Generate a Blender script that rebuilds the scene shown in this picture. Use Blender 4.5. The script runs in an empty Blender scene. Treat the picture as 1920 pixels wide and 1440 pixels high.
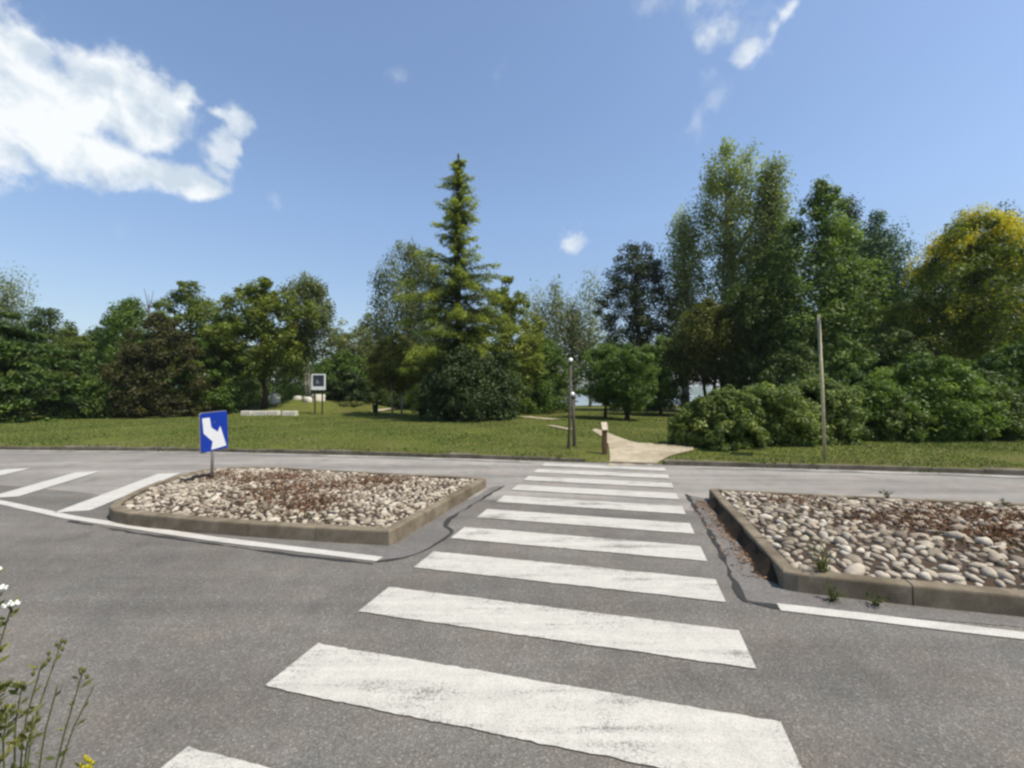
import bpy, bmesh, math
import numpy as np
from mathutils import Vector, Matrix
rng = np.random.default_rng(7)
R = math.radians
scene = bpy.context.scene
COL = scene.collection
# ------------------------------------------------------------------ camera
F, CH, PITCH = 834.0, 1.85, R(1.374)
cd = bpy.data.cameras.new('camera'); cam = bpy.data.objects.new('camera', cd); COL.objects.link(cam)
cd.sensor_width = 36; cd.lens = 36*F/1920; cd.clip_start = .05; cd.clip_end = 9000
cam.location = (0, 0, CH); cam.rotation_euler = (math.pi/2+PITCH, 0, 0)
scene.camera = cam
def ray(px, py):
    x, z, y = (px-960)/F, -(py-720)/F, 1.0
    c, s = math.cos(PITCH), math.sin(PITCH)
    v = np.array([x, y*c - z*s, y*s + z*c]); return v
def gp(px, py, z=0.0):                      # where the sight line meets the level z
    d = ray(px, py); k = (z-CH)/d[2]; return np.array([d[0]*k, d[1]*k, z])
def at(px, D, z=0.0): return np.array([(px-960)/F*D, D, z])
def hz(py, D): return CH + (740-py)/F*D      # height of picture row py at distance D
# ------------------------------------------------------------------ object helpers
def tag(o, label=None, cat=None, group=None, kind=None):
    if label: o['label'] = label
    if cat: o['category'] = cat
    if group: o['group'] = group
    if kind: o['kind'] = kind
    return o
def empty(name, loc, label=None, cat=None, group=None, kind=None, rz=0):
    o = bpy.data.objects.new(name, None); COL.objects.link(o); o.location = loc; o.rotation_euler.z = rz
    o.empty_display_size = .2
    return tag(o, label, cat, group, kind)
def link(name, me, mats, parent=None):
    o = bpy.data.objects.new(name, me); COL.objects.link(o)
    for m in (mats if isinstance(mats, (list, tuple)) else [mats]): me.materials.append(m)
    if parent: o.parent = parent
    return o
class MB:
    def __init__(s): s.v = []; s.f = []; s.m = []; s.t = []
    def add(s, vs, fs, m=0, t=0.5):
        b = len(s.v); s.v += [tuple(map(float, v)) for v in vs]
        s.f += [tuple(b+i for i in f) for f in fs]; s.m += [m]*len(fs); s.t += [t]*len(fs)
    def box(s, c, d, rz=0, m=0, t=.5):
        x, y, z = d[0]/2, d[1]/2, d[2]/2; ca, sa = math.cos(rz), math.sin(rz); vs = []
        for X, Y, Z in [(-x,-y,-z),(x,-y,-z),(x,y,-z),(-x,y,-z),(-x,-y,z),(x,-y,z),(x,y,z),(-x,y,z)]:
            vs.append((c[0]+X*ca-Y*sa, c[1]+X*sa+Y*ca, c[2]+Z))
        s.add(vs, [(0,3,2,1),(4,5,6,7),(0,1,5,4),(1,2,6,5),(2,3,7,6),(3,0,4,7)], m, t)
    def tube(s, pts, rad, n=8, m=0, t=.5, cap=True):
        pts = [np.asarray(p, float) for p in pts]; rings = []
        for i, p in enumerate(pts):
            a = pts[max(i-1, 0)]; b = pts[min(i+1, len(pts)-1)]; d = b-a; d = d/(np.linalg.norm(d)+1e-9)
            u = np.cross(d, (0,0,1.0) if abs(d[2]) < .9 else (1.0,0,0)); u /= np.linalg.norm(u); w = np.cross(d, u)
            r = rad[i] if hasattr(rad, '__len__') else rad
            rings.append([p+r*(u*math.cos(2*math.pi*k/n)+w*math.sin(2*math.pi*k/n)) for k in range(n)])
        vs = [q for r_ in rings for q in r_]; fs = []
        for i in range(len(pts)-1):
            for k in range(n): fs.append((i*n+k, i*n+(k+1) % n, (i+1)*n+(k+1) % n, (i+1)*n+k))
        if cap: fs.append(tuple(range(n))[::-1]); fs.append(tuple((len(pts)-1)*n+k for k in range(n)))
        s.add(vs, fs, m, t)
    def lathe(s, c, prof, n=14, m=0, t=.5):
        vs = []; fs = []
        for r, z in prof:
            for k in range(n): vs.append((c[0]+r*math.cos(2*math.pi*k/n), c[1]+r*math.sin(2*math.pi*k/n), c[2]+z))
        for i in range(len(prof)-1):
            for k in range(n): fs.append((i*n+k, i*n+(k+1) % n, (i+1)*n+(k+1) % n, (i+1)*n+k))
        fs.append(tuple(range(n))[::-1]); fs.append(tuple((len(prof)-1)*n+k for k in range(n)))
        s.add(vs, fs, m, t)
    def build(s, name, mats, parent=None, smooth=False, bevel=0):
        me = bpy.data.meshes.new(name); me.from_pydata(s.v, [], s.f)
        me.polygons.foreach_set('material_index', s.m)
        a = me.attributes.new('tint', 'FLOAT', 'FACE'); a.data.foreach_set('value', s.t)
        if bevel:
            bm = bmesh.new(); bm.from_mesh(me); bmesh.ops.remove_doubles(bm, verts=bm.verts, dist=1e-5)
            bmesh.ops.bevel(bm, geom=[e for e in bm.edges if e.is_manifold and e.calc_face_angle(0) > .5], offset=bevel, segments=2, affect='EDGES', profile=.5)
            bm.to_mesh(me); bm.free()
        if smooth: me.polygons.foreach_set('use_smooth', [True]*len(me.polygons))
        me.update(); return link(name, me, mats, parent)
def raw_mesh(name, V, nper, tint, mats, parent=None, smooth=False, faces=None):
    """V: (N,3); faces: (M,nper) indices, or consecutive runs of nper."""
    me = bpy.data.meshes.new(name); V = np.ascontiguousarray(V, np.float32)
    if faces is None: faces = np.arange(len(V)).reshape(-1, nper)
    nf = len(faces)
    me.vertices.add(len(V)); me.vertices.foreach_set('co', V.ravel())
    me.loops.add(nf*nper); me.loops.foreach_set('vertex_index', np.ascontiguousarray(faces, np.int32).ravel())
    me.polygons.add(nf); me.polygons.foreach_set('loop_start', np.arange(nf, dtype=np.int32)*nper)
    me.update(calc_edges=True)
    a = me.attributes.new('tint', 'FLOAT', 'FACE'); a.data.foreach_set('value', np.ascontiguousarray(tint, np.float32))
    if smooth: me.polygons.foreach_set('use_smooth', np.ones(nf, bool))
    me.validate(); return link(name, me, mats, parent)
# ------------------------------------------------------------------ materials
def nt(name):
    m = bpy.data.materials.new(name); m.use_nodes = True; t = m.node_tree; b = t.nodes['Principled BSDF']; return m, t, b
def N(t, kind, **kw):
    n = t.nodes.new(kind)
    for k, v in kw.items():
        if k.startswith('i_'):
            n.inputs[k[2:].replace('_', ' ')].default_value = v
        else: setattr(n, k, v)
    return n
def noise(t, scale, detail=4, rough=.55, vec=None, dist=0):
    n = N(t, 'ShaderNodeTexNoise'); n.inputs['Scale'].default_value = scale; n.inputs['Detail'].default_value = detail
    n.inputs['Roughness'].default_value = rough; n.inputs['Distortion'].default_value = dist
    if vec is not None: t.links.new(vec, n.inputs['Vector'])
    return n.outputs['Fac']
def ramp(t, fac, stops, interp='LINEAR'):
    r = N(t, 'ShaderNodeValToRGB'); cr = r.color_ramp; cr.interpolation = interp
    while len(cr.elements) < len(stops): cr.elements.new(.5)
    for e, (p, c) in zip(cr.elements, stops):
        e.position = p; e.color = (*c, 1) if hasattr(c, '__len__') else (c, c, c, 1)
    t.links.new(fac, r.inputs['Fac']); return r.outputs['Color']
def mix(t, fac, a, b, mode='MIX'):
    n = N(t, 'ShaderNodeMix', data_type='RGBA', blend_type=mode)
    for i, v in ((0, fac), (6, a), (7, b)):
        s = n.inputs[i]
        if isinstance(v, bpy.types.NodeSocket): t.links.new(v, s)
        elif hasattr(v, '__len__'): s.default_value = (*v, 1)
        else: s.default_value = v if i == 0 else (v, v, v, 1)
    return n.outputs[2]
def math_(t, op, a, b=None):
    n = N(t, 'ShaderNodeMath', operation=op)
    for i, v in enumerate((a, b)):
        if v is None: continue
        if isinstance(v, bpy.types.NodeSocket): t.links.new(v, n.inputs[i])
        else: n.inputs[i].default_value = v
    return n.outputs[0]
def objvec(t): return N(t, 'ShaderNodeTexCoord').outputs['Object']
def mapped(t, v, scale=(1,1,1), rot=(0,0,0)):
    n = N(t, 'ShaderNodeMapping'); n.inputs['Scale'].default_value = scale; n.inputs['Rotation'].default_value = rot
    t.links.new(v, n.inputs['Vector']); return n.outputs['Vector']
def bump(t, b, h, strength=.4, dist=.01):
    n = N(t, 'ShaderNodeBump'); n.inputs['Strength'].default_value = strength; n.inputs['Distance'].default_value = dist
    t.links.new(h, n.inputs['Height']); t.links.new(n.outputs[0], b.inputs['Normal'])
def setc(t, b, c):
    if isinstance(c, bpy.types.NodeSocket): t.links.new(c, b.inputs['Base Color'])
    else: b.inputs['Base Color'].default_value = (*c, 1)
def simple(name, c, rough=.6, var=.15, scale=20, metal=0, spec=.3):
    m, t, b = nt(name); v = objvec(t)
    f = noise(t, scale, 5, .6, v); lo = tuple(x*(1-var) for x in c); hi = tuple(min(1, x*(1+var)) for x in c)
    setc(t, b, ramp(t, f, [(.3, lo), (.7, hi)])); b.inputs['Roughness'].default_value = rough
    b.inputs['Metallic'].default_value = metal; b.inputs['Specular IOR Level'].default_value = spec
    return m
THETA = R(15.0)
def asphalt(name, base, warm=(1.16, 1.03, .88), contrast=1.0, streak=.12):
    m, t, b = nt(name); v = objvec(t)
    vo = N(t, 'ShaderNodeTexVoronoi'); vo.inputs['Scale'].default_value = 95; t.links.new(v, vo.inputs['Vector'])
    sep = N(t, 'ShaderNodeSeparateColor'); t.links.new(vo.outputs['Color'], sep.inputs[0])
    sp = ramp(t, sep.outputs[0], [(0, .42), (.35, .78), (.8, 1.05), (.93, 1.5), (1, 2.3)])
    gap = ramp(t, vo.outputs['Distance'], [(.0, 1.12), (.55, .9), (.8, .5)])
    fine = ramp(t, noise(t, 340, 2, .6, v), [(.3, .8), (.7, 1.2)])
    blot = ramp(t, noise(t, .55, 6, .62, v), [(.3, .80), (.7, 1.17)])
    blot2 = ramp(t, noise(t, 4.5, 5, .6, v), [(.32, .92), (.68, 1.07)])
    st = ramp(t, noise(t, 1.0, 4, .6, mapped(t, v, (.05, 1.1, 1), (0, 0, THETA))), [(.32, 1-streak), (.68, 1+streak)])
    oil = ramp(t, noise(t, 1.15, 3, .55, v, .4), [(.60, 1), (.72, .80)]); grit = ramp(t, noise(t, 2.6, 6, .7, mapped(t, v, (.5, 1, 1), (0, 0, THETA))), [(.58, 1), (.74, 1.22)])
    hue = ramp(t, noise(t, 1.6, 4, .6, v), [(.35, (warm[0], warm[1], warm[2])), (.65, (1.05, 1.0, .90))])
    c = mix(t, 1.0, (base, base, base), hue, 'MULTIPLY')
    for k, f in ((sp, .48*contrast), (gap, .6*contrast), (fine, .6*contrast), (blot, 1), (blot2, 1), (st, 1), (oil, 1), (grit, 1)): c = mix(t, f, c, k, 'MULTIPLY')
    setc(t, b, c); b.inputs['Roughness'].default_value = .88; b.inputs['Specular IOR Level'].default_value = .25
    bump(t, b, vo.outputs['Distance'], .35, .006); return m
def paint(name, base, wear, cover=.48):
    m, t, b = nt(name); v = objvec(t)
    n1 = noise(t, 1.3, 6, .65, v); n2 = noise(t, 60, 3, .7, v); n3 = noise(t, 1.0, 5, .65, mapped(t, v, (.7, 9, 1), (0, 0, THETA)))
    s = math_(t, 'ADD', math_(t, 'MULTIPLY', n1, .45), math_(t, 'ADD', math_(t, 'MULTIPLY', n2, .42), math_(t, 'MULTIPLY', n3, .35)))
    worn = ramp(t, s, [(cover, 1), (cover+.09, .0)])
    tone = ramp(t, noise(t, 7, 5, .6, v), [(.3, tuple(x*.86 for x in base)), (.7, base)])
    dirt = ramp(t, n3, [(.32, .88), (.6, 1.0)])
    c = mix(t, 1, tone, dirt, 'MULTIPLY'); c = mix(t, .8, c, ramp(t, noise(t, 130, 3, .75, v), [(.30, .5), (.55, 1.1)]), 'MULTIPLY'); c = mix(t, math_(t, 'MULTIPLY', worn, wear), c, (.13, .125, .115))
    setc(t, b, c); b.inputs['Roughness'].default_value = .7; b.inputs['Specular IOR Level'].default_value = .3
    bump(t, b, n2, .25, .003); return m
def concrete(name, lo, hi, stain):
    m, t, b = nt(name); v = objvec(t)
    c = ramp(t, noise(t, 5, 6, .65, v), [(.3, lo), (.7, hi)])
    c = mix(t, ramp(t, noise(t, 1.7, 5, .65, v), [(.42, 0), (.66, .8)]), c, stain)
    c = mix(t, .55, c, ramp(t, noise(t, 120, 3, .6, v), [(.3, .6), (.7, 1.3)]), 'MULTIPLY')
    setc(t, b, c); b.inputs['Roughness'].default_value = .9; b.inputs['Specular IOR Level'].default_value = .2
    bump(t, b, noise(t, 90, 4, .6, v), .5, .006); return m
def tinted(name, stops, rough=.6, trans=0.0, spec=.25, transcol=None, nscale=0):
    """colour from each leaf's own tint"""
    m, t, b = nt(name)
    a = N(t, 'ShaderNodeAttribute', attribute_name='tint')
    c = ramp(t, a.outputs['Fac'], stops)
    if nscale: c = mix(t, .6, c, ramp(t, noise(t, nscale, 4, .6, objvec(t)), [(.3, .6), (.7, 1.3)]), 'MULTIPLY')
    setc(t, b, c); b.inputs['Roughness'].default_value = rough; b.inputs['Specular IOR Level'].default_value = spec
    if trans:
        tr = N(t, 'ShaderNodeBsdfTranslucent'); c2 = mix(t, 1, c, transcol or (1.15, 1.25, .6), 'MULTIPLY'); t.links.new(c2, tr.inputs['Color'])
        mx = N(t, 'ShaderNodeMixShader'); mx.inputs[0].default_value = trans
        t.links.new(b.outputs[0], mx.inputs[1]); t.links.new(tr.outputs[0], mx.inputs[2])
        t.links.new(mx.outputs[0], t.nodes['Material Output'].inputs['Surface'])
    return m
def leafmat(name, dark, mid, light, trans=.28, rough=.55, spec=.3):
    trans += .16
    f = lambda c: (c[0]*2.1, c[1]*1.92, c[2]*1.3)
    return tinted(name, [(0, f(dark)), (.5, f(mid)), (1, f(light))], rough, trans, spec)
M = {}
M['asphalt_new'] = asphalt('asphalt_new', .136, streak=.2)
M['asphalt_old'] = asphalt('asphalt_old', .215, (1.14, 1.02, .90), .55, .26)
M['asphalt_patch'] = asphalt('asphalt_patch', .14, (1.08, 1.0, .94), .8, .05)
M['crack'] = simple('crack_sealant', (.03, .029, .028), .8, .3, 30)
M['paint'] = paint('road_paint', (.485, .465, .415), .85, .497)
M['paint_line'] = paint('line_paint', (.50, .48, .435), .7, .43)
M['paint_faded'] = paint('faded_paint', (.42, .40, .36), .9, .58)
M['kerb'] = concrete('kerb_concrete', (.14, .112, .075), (.24, .20, .145), (.085, .066, .042))
M['kerb_far'] = concrete('weathered_kerb', (.10, .085, .06), (.20, .175, .135), (.06, .055, .035))
M['stone'] = tinted('river_cobble', [(0, (.10, .075, .058)), (.3, (.205, .17, .125)), (.55, (.315, .265, .20)), (.8, (.40, .35, .275)), (1, (.53, .485, .40))], .75, 0, .25, nscale=25)
M['dirt'] = concrete('island_dirt', (.032, .023, .016), (.075, .054, .037), (.05, .03, .02))
M['sedum'] = tinted('dry_sedum', [(0, (.06, .03, .018)), (.5, (.16, .075, .04)), (1, (.19, .13, .06))], .8, .1)
M['moss'] = tinted('moss', [(0, (.045, .05, .015)), (1, (.13, .125, .04))], .9, .1)
M['litter'] = tinted('leaf_litter', [(0, (.07, .045, .028)), (.5, (.19, .11, .065)), (1, (.30, .19, .11))], .85, .1)
M['path'] = concrete('path_gravel', (.31, .265, .185), (.44, .385, .28), (.24, .19, .12))
M['bark'] = simple('bark', (.075, .058, .042), .9, .45, 9)
M['bark_pale'] = simple('pale_bark', (.26, .24, .19), .85, .4, 7)
M['bark_dark'] = simple('dark_bark', (.035, .028, .021), .9, .4, 9)
M['metal'] = simple('galvanised', (.33, .31, .27), .5, .2, 30, .5)
M['blue'] = simple('sign_blue', (.006, .035, .30), .35, .12, 6, spec=.5)
M['white'] = simple('sign_white', (.66, .67, .68), .4, .04, 8, spec=.5)
M['whiteframe'] = simple('white_frame', (.72, .72, .68), .5, .1, 12)
M['darkboard'] = simple('dark_board', (.028, .032, .045), .4, .5, 5, spec=.5)
M['pole'] = simple('pole_wood', (.42, .38, .23), .7, .2, 12)
M['poledark'] = simple('lamp_post_paint', (.055, .045, .03), .6, .25, 12)
M['wood'] = simple('bollard_wood', (.085, .05, .026), .85, .4, 14)
M['endgrain'] = simple('pale_end_wood', (.45, .38, .29), .8, .2, 14)
M['globe'] = simple('opal_globe', (.86, .86, .82), .25, .03, 3, spec=.5)
M['bin'] = simple('bin_green', (.012, .02, .012), .5, .2, 10)
M['boulder'] = concrete('pale_boulder', (.48, .46, .38), (.68, .66, .58), (.40, .38, .29))
L = {
 'olive': leafmat('leaf_olive', (.028, .045, .010), (.065, .090, .020), (.125, .145, .038)),
 'green': leafmat('leaf_green', (.022, .045, .012), (.050, .088, .022), (.100, .145, .040)),
 'deep': leafmat('leaf_deep', (.014, .027, .009), (.032, .054, .016), (.068, .095, .028), .2),
 'vivid': leafmat('leaf_vivid', (.010, .022, .005), (.022, .044, .008), (.048, .085, .016), .15),
 'grey': leafmat('leaf_grey_green', (.040, .055, .028), (.085, .105, .055), (.165, .185, .115)),
 'pop': leafmat('leaf_poplar', (.045, .065, .030), (.105, .135, .064), (.20, .225, .12), .32),
 'maple': leafmat('leaf_maple', (.022, .044, .012), (.055, .092, .028), (.125, .17, .070), .25),
 'blue': leafmat('needle_blue', (.014, .032, .020), (.030, .060, .036), (.070, .110, .068), .12),
 'brown': leafmat('leaf_brown', (.014, .017, .008), (.027, .029, .012), (.050, .050, .020)),
 'bronze': leafmat('leaf_bronze', (.026, .034, .010), (.058, .068, .018), (.115, .125, .032)),
 'cedar': leafmat('needle_cedar', (.012, .020, .007), (.055, .078, .018), (.185, .225, .042), .22),
 'pine': leafmat('needle_pine', (.010, .018, .008), (.022, .034, .013), (.050, .062, .024), .08),
 'shrub': leafmat('leaf_shrub', (.026, .046, .014), (.060, .090, .028), (.130, .160, .060), .22),
 'holly': leafmat('leaf_holly', (.008, .016, .007), (.018, .032, .014), (.042, .060, .026), .06, .55, .2),
 'gold': leafmat('leaf_goldtree', (.020, .036, .008), (.052, .074, .016), (.115, .130, .028)),
 'blossom': leafmat('gold_blossom', (.12, .13, .014), (.225, .215, .020), (.36, .31, .04), .25),
 'weed': leafmat('leaf_weed', (.024, .034, .012), (.058, .070, .026), (.125, .125, .055), .2),
}
# ------------------------------------------------------------------ world: sky, clouds, sun
SUN_AZ = np.array([.80, -.42]); SUN_AZ /= np.linalg.norm(SUN_AZ); SUN_EL = R(60)
w = bpy.data.worlds.new('World'); scene.world = w; w.use_nodes = True; t = w.node_tree
bg = t.nodes['Background']; sky = N(t, 'ShaderNodeTexSky', sky_type='NISHITA'); sky.sun_disc = False
sky.sun_elevation = SUN_EL; sky.sun_rotation = math.atan2(SUN_AZ[0], SUN_AZ[1])
sky.altitude = 100; sky.air_density = 1.0; sky.dust_density = 1.0; sky.ozone_density = 1.6
hs = N(t, 'ShaderNodeHueSaturation'); hs.inputs['Saturation'].default_value = 1.0; t.links.new(sky.outputs[0], hs.inputs['Color'])
SKY_S = .15
bg.inputs['Strength'].default_value = SKY_S; sxyz = N(t, 'ShaderNodeSeparateXYZ'); t.links.new(N(t, 'ShaderNodeTexCoord').outputs['Generated'], sxyz.inputs[0])
t.links.new(mix(t, 1, hs.outputs[0], ramp(t, sxyz.outputs[2], [(0, (.62, .60, .60)), (.12, (.76, .72, .70)), (.36, (.97, .96, .96)), (.6, (1, 1, 1))]), 'MULTIPLY'), bg.inputs['Color'])
dirv = N(t, 'ShaderNodeTexCoord').outputs['Generated']
def unit(px, py): v = ray(px, py); return v/np.linalg.norm(v)
dn = N(t, 'ShaderNodeTexNoise'); dn.inputs['Scale'].default_value = 9; dn.inputs['Detail'].default_value = 5; t.links.new(dirv, dn.inputs['Vector'])
off = N(t, 'ShaderNodeVectorMath', operation='MULTIPLY_ADD'); t.links.new(dn.outputs['Color'], off.inputs[0]); off.inputs[1].default_value = (.07,)*3; off.inputs[2].default_value = (-.035,)*3
wv = N(t, 'ShaderNodeVectorMath', operation='ADD'); t.links.new(dirv, wv.inputs[0]); t.links.new(off.outputs[0], wv.inputs[1])
def field(blobs):
    cur = None
    for px, py, r in blobs:
        c = unit(px, py); rr = 1.5*float(np.linalg.norm(unit(px+r*.7, py+r*.7)-c))
        d = N(t, 'ShaderNodeVectorMath', operation='DISTANCE'); t.links.new(wv.outputs[0], d.inputs[0]); d.inputs[1].default_value = c
        f = math_(t, 'SUBTRACT', 1.0, math_(t, 'DIVIDE', d.outputs['Value'], rr))
        if cur is None: cur = f
        else:
            n = N(t, 'ShaderNodeMath', operation='SMOOTH_MAX'); t.links.new(cur, n.inputs[0]); t.links.new(f, n.inputs[1]); n.inputs[2].default_value = .25; cur = n.outputs[0]
    return cur
big = field([(-80,60,150),(0,120,100),(30,180,130),(70,95,40),(110,210,90),(165,135,58),(170,200,80),(220,160,72),(270,180,72),(240,225,60),(315,190,55),(350,172,28),(300,235,45),(-60,250,110),(60,270,50),(120,285,62),(180,300,55),(240,310,52),(300,325,44),(350,338,38),(380,348,26)])
hook = field([(385,340,26),(400,318,24),(412,292,24),(421,268,25),(430,244,27),(434,222,28),(418,204,24),(402,204,18)])
small = field([(1345,-14,44),(1352,62,32),(1395,98,22),(1440,58,18),(1465,30,16),(1482,8,14),(1080,454,26)])
wisp = field([(1350,190,26),(1235,14,34),(1310,235,24),(1345,150,22),(740,140,20),(225,425,24),(1400,70,45),(1300,25,30),(930,140,18),(500,368,16)])
nz = noise(t, 22, 9, .58, dirv); nz2 = noise(t, 14, 6, .6, dirv)
def smooth(val, a, b):
    n = N(t, 'ShaderNodeMapRange', interpolation_type='SMOOTHSTEP'); t.links.new(val, n.inputs[0]); n.inputs[1].default_value = a; n.inputs[2].default_value = b; return n.outputs[0]
def amp(x, k): return math_(t, 'MULTIPLY', math_(t, 'SUBTRACT', x, .5), k)
nz3 = noise(t, 55, 5, .6, dirv)
ha_ = math_(t, 'MULTIPLY', smooth(math_(t, 'ADD', hook, amp(nz, 2.2)), .1, .85), .8)
ba = smooth(math_(t, 'ADD', math_(t, 'ADD', big, amp(nz3, .4)), amp(nz, 1.0)), .02, .55)
sa_ = math_(t, 'MULTIPLY', smooth(math_(t, 'ADD', small, amp(nz, 2.6)), .0, 1.05), .8)
wa = math_(t, 'MULTIPLY', smooth(math_(t, 'ADD', wisp, amp(nz, 3.2)), .15, 1.3), .22)
alpha = math_(t, 'MAXIMUM', math_(t, 'MAXIMUM', ha_, math_(t, 'MULTIPLY', ba, .96)), math_(t, 'MAXIMUM', sa_, wa))
sepd = N(t, 'ShaderNodeSeparateXYZ'); t.links.new(dirv, sepd.inputs[0])
thick = smooth(math_(t, 'ADD', big, amp(nz2, 1.0)), .1, .7)
sh = N(t, 'ShaderNodeVectorMath', operation='ADD'); t.links.new(wv.outputs[0], sh.inputs[0]); sh.inputs[1].default_value = (.012, -.004, .034)
rel = math_(t, 'MULTIPLY', math_(t, 'SUBTRACT', noise(t, 9, 7, .55, wv.outputs[0]), noise(t, 9, 7, .55, sh.outputs[0])), 1.6)
ccol = ramp(t, math_(t, 'ADD', math_(t, 'MULTIPLY', noise(t, 6, 8, .6, wv.outputs[0]), .55), math_(t, 'ADD', rel, .24)), [(.36, (.47, .54, .61)), (.50, (.60, .65, .69)), (.64, (.73, .75, .76))])
bg2 = N(t, 'ShaderNodeBackground'); t.links.new(ccol, bg2.inputs['Color']); bg2.inputs['Strength'].default_value = 1.0
mxs = N(t, 'ShaderNodeMixShader'); t.links.new(alpha, mxs.inputs[0]); t.links.new(bg.outputs[0], mxs.inputs[1]); t.links.new(bg2.outputs[0], mxs.inputs[2])
t.links.new(mxs.outputs[0], t.nodes['World Output'].inputs['Surface'])
sd = bpy.data.lights.new('sun', 'SUN'); sd.energy = 4.3; sd.angle = R(.53); sd.color = (1, .93, .80)
so = bpy.data.objects.new('sun', sd); COL.objects.link(so)
sdir = Vector((SUN_AZ[0]*math.cos(SUN_EL), SUN_AZ[1]*math.cos(SUN_EL), math.sin(SUN_EL)))
so.rotation_euler = sdir.to_track_quat('Z', 'Y').to_euler(); so.location = (0, 0, 40)
scene.view_settings.view_transform = 'Standard'; scene.view_settings.look = 'None'; scene.view_settings.exposure = .45
scene.cycles.use_denoising = True; scene.cycles.filter_width = 2.6
scene.cycles.max_bounces = 6; scene.cycles.transparent_max_bounces = 4
# ------------------------------------------------------------------ terrain and road
KX = [-400, -120, -60, -30, -17.2, -9.8, -4, 0, 2.46, 4.0, 7.2, 9.5, 11.8, 20, 40, 80, 400]
KY = [60, 26, 18.6, 15.9, 15.0, 14.5, 13.5, 12.65, 12.05, 11.7, 11.2, 10.75, 10.2, 7.8, 1.5, -12, -120]
NX = [-400, -120, -60, -30, -10, 0, 10, 40, 80, 400]; NY = [45, 16, 10, 7, 3.2, .57, -2.1, -10, -23, -140]
BX = [-400, -120, -60, -20, -10.6, -7.75, -6.3, -.6, 3.6, 5, 10, 40, 80, 400]; BY = [52, 21, 14, 12.2, 9.18, 8.34, 7.6, 7.9, 7.0, 5.2, 3.4, -5, -17, -130]
def soften(X, Y, x, wdt=1.5):
    return np.mean([np.interp(x+d, X, Y) for d in np.linspace(-wdt, wdt, 7)], axis=0)
yk = lambda x: soften(KX, KY, np.asarray(x, float))
yn = lambda x: soften(NX, NY, np.asarray(x, float))
yb = lambda x: np.interp(x, BX, BY)
def gauss(x, y, cx, cy, sx, sy, h): return h*np.exp(-((x-cx)/sx)**2-((y-cy)/sy)**2)
mc = at(574, 40); mc2 = at(690, 42)
def hill(x, y):
    d = np.clip((y-yk(x))/3, 0, 1)
    z = .13 + .05*np.sin(x*.35+1)*np.sin(y*.3)*d + .02*np.sin(x*1.7)*np.sin(y*1.3+2)*d
    z = z + gauss(x, y, mc[0], mc[1], 5.0, 3.8, 1.25) + gauss(x, y, mc2[0], mc2[1], 2.5, 3, .45) + d*.12
    z = z - .13*np.exp(-((x-3.2)/1.0)**4-((y-yk(x))/1.1)**2)
    lake = np.clip((y-68)/6, 0, 1); return z - 3.6*lake
def ground_z(x, y):
    x = np.asarray(x, float); y = np.asarray(y, float); far = hill(x, y)
    near = .12 + .02*np.sin(x*1.3)*np.cos(y*1.1)
    return np.where(y > yk(x)+.02, far, np.where(y < yn(x)-.05, near, -.08))
def gz(x, y): return float(ground_z(x, y))
def axis(fine0, fine1, step, lim):
    a = list(np.arange(fine0, fine1+1e-6, step)); s = step
    while a[-1] < lim: s *= 1.35; a.append(a[-1]+s)
    s = step
    while a[0] > -lim: s *= 1.35; a.insert(0, a[0]-s)
    return np.array(a)
gx, gy = axis(-42, 42, .4, 3500), axis(-24, 66, .3, 3500)
gy = np.sort(np.append(gy, [.025, .06, .15]))
GX, GY = np.meshgrid(gx, gy); GY = GY+yk(GX)*np.clip(1-np.abs(GY)/300, 0, 1); GZ = ground_z(GX, GY)
V = np.stack([GX.ravel(), GY.ravel(), GZ.ravel()], 1); nx_, ny_ = len(gx), len(gy)
idx = np.arange(nx_*ny_).reshape(ny_, nx_)
Fq = np.stack([idx[:-1, :-1], idx[:-1, 1:], idx[1:, 1:], idx[1:, :-1]], -1).reshape(-1, 4)
gm, t, b = nt('grass_ground'); v = objvec(t)
c = ramp(t, noise(t, .35, 6, .6, v), [(.32, (.085, .085, .02)), (.5, (.095, .108, .022)), (.68, (.115, .13, .026))])
c = mix(t, ramp(t, noise(t, .9, 5, .7, v), [(.5, 0), (.72, .65)]), c, (.15, .125, .06))
c = mix(t, .7, c, ramp(t, noise(t, 30, 4, .7, v), [(.3, .55), (.7, 1.35)]), 'MULTIPLY')
setc(t, b, c); b.inputs['Roughness'].default_value = .95; b.inputs['Specular IOR Level'].default_value = .1; bump(t, b, noise(t, 25, 4, .6, v), .8, .05)
tag(raw_mesh('ground', V, 4, np.zeros(len(Fq)), gm, None, True, Fq), kind='structure')
wm, t, b = nt('lake_water'); v = objvec(t)
setc(t, b, (.10, .17, .24)); b.inputs['Roughness'].default_value = .12; bump(t, b, noise(t, 1.2, 4, .6, mapped(t, v, (1, .35, 1))), .25, .15)
mb = MB(); mb.add([(-4000, 66, -1.2), (4000, 66, -1.2), (4000, 4200, -1.2), (-4000, 4200, -1.2)], [(0, 1, 2, 3)])
tag(mb.build('lake', wm), kind='structure')
xs = np.unique(np.concatenate([np.arange(-40, 40.1, .4), np.linspace(-400, -40, 40), np.linspace(40, 400, 40)]))
def strip(name, y0, y1, z, mat, parent=None, xs=xs):
    a = np.stack([xs, y0, np.full_like(xs, z)], 1); bb = np.stack([xs, y1, np.full_like(xs, z)], 1)
    n = len(xs); f = [(i, i+1, n+i+1, n+i) for i in range(n-1)]
    mb = MB(); mb.add(np.concatenate([a, bb]), f); return mb.build(name, mat, parent)
road = tag(strip('road', yn(xs)-.1, yk(xs)+.05, 0, M['asphalt_old']), kind='structure')
tag(strip('resurfaced_lane', yn(xs)-.1, yb(xs), .004, M['asphalt_new'], road), 'darker newer asphalt of the near lane')
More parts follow.
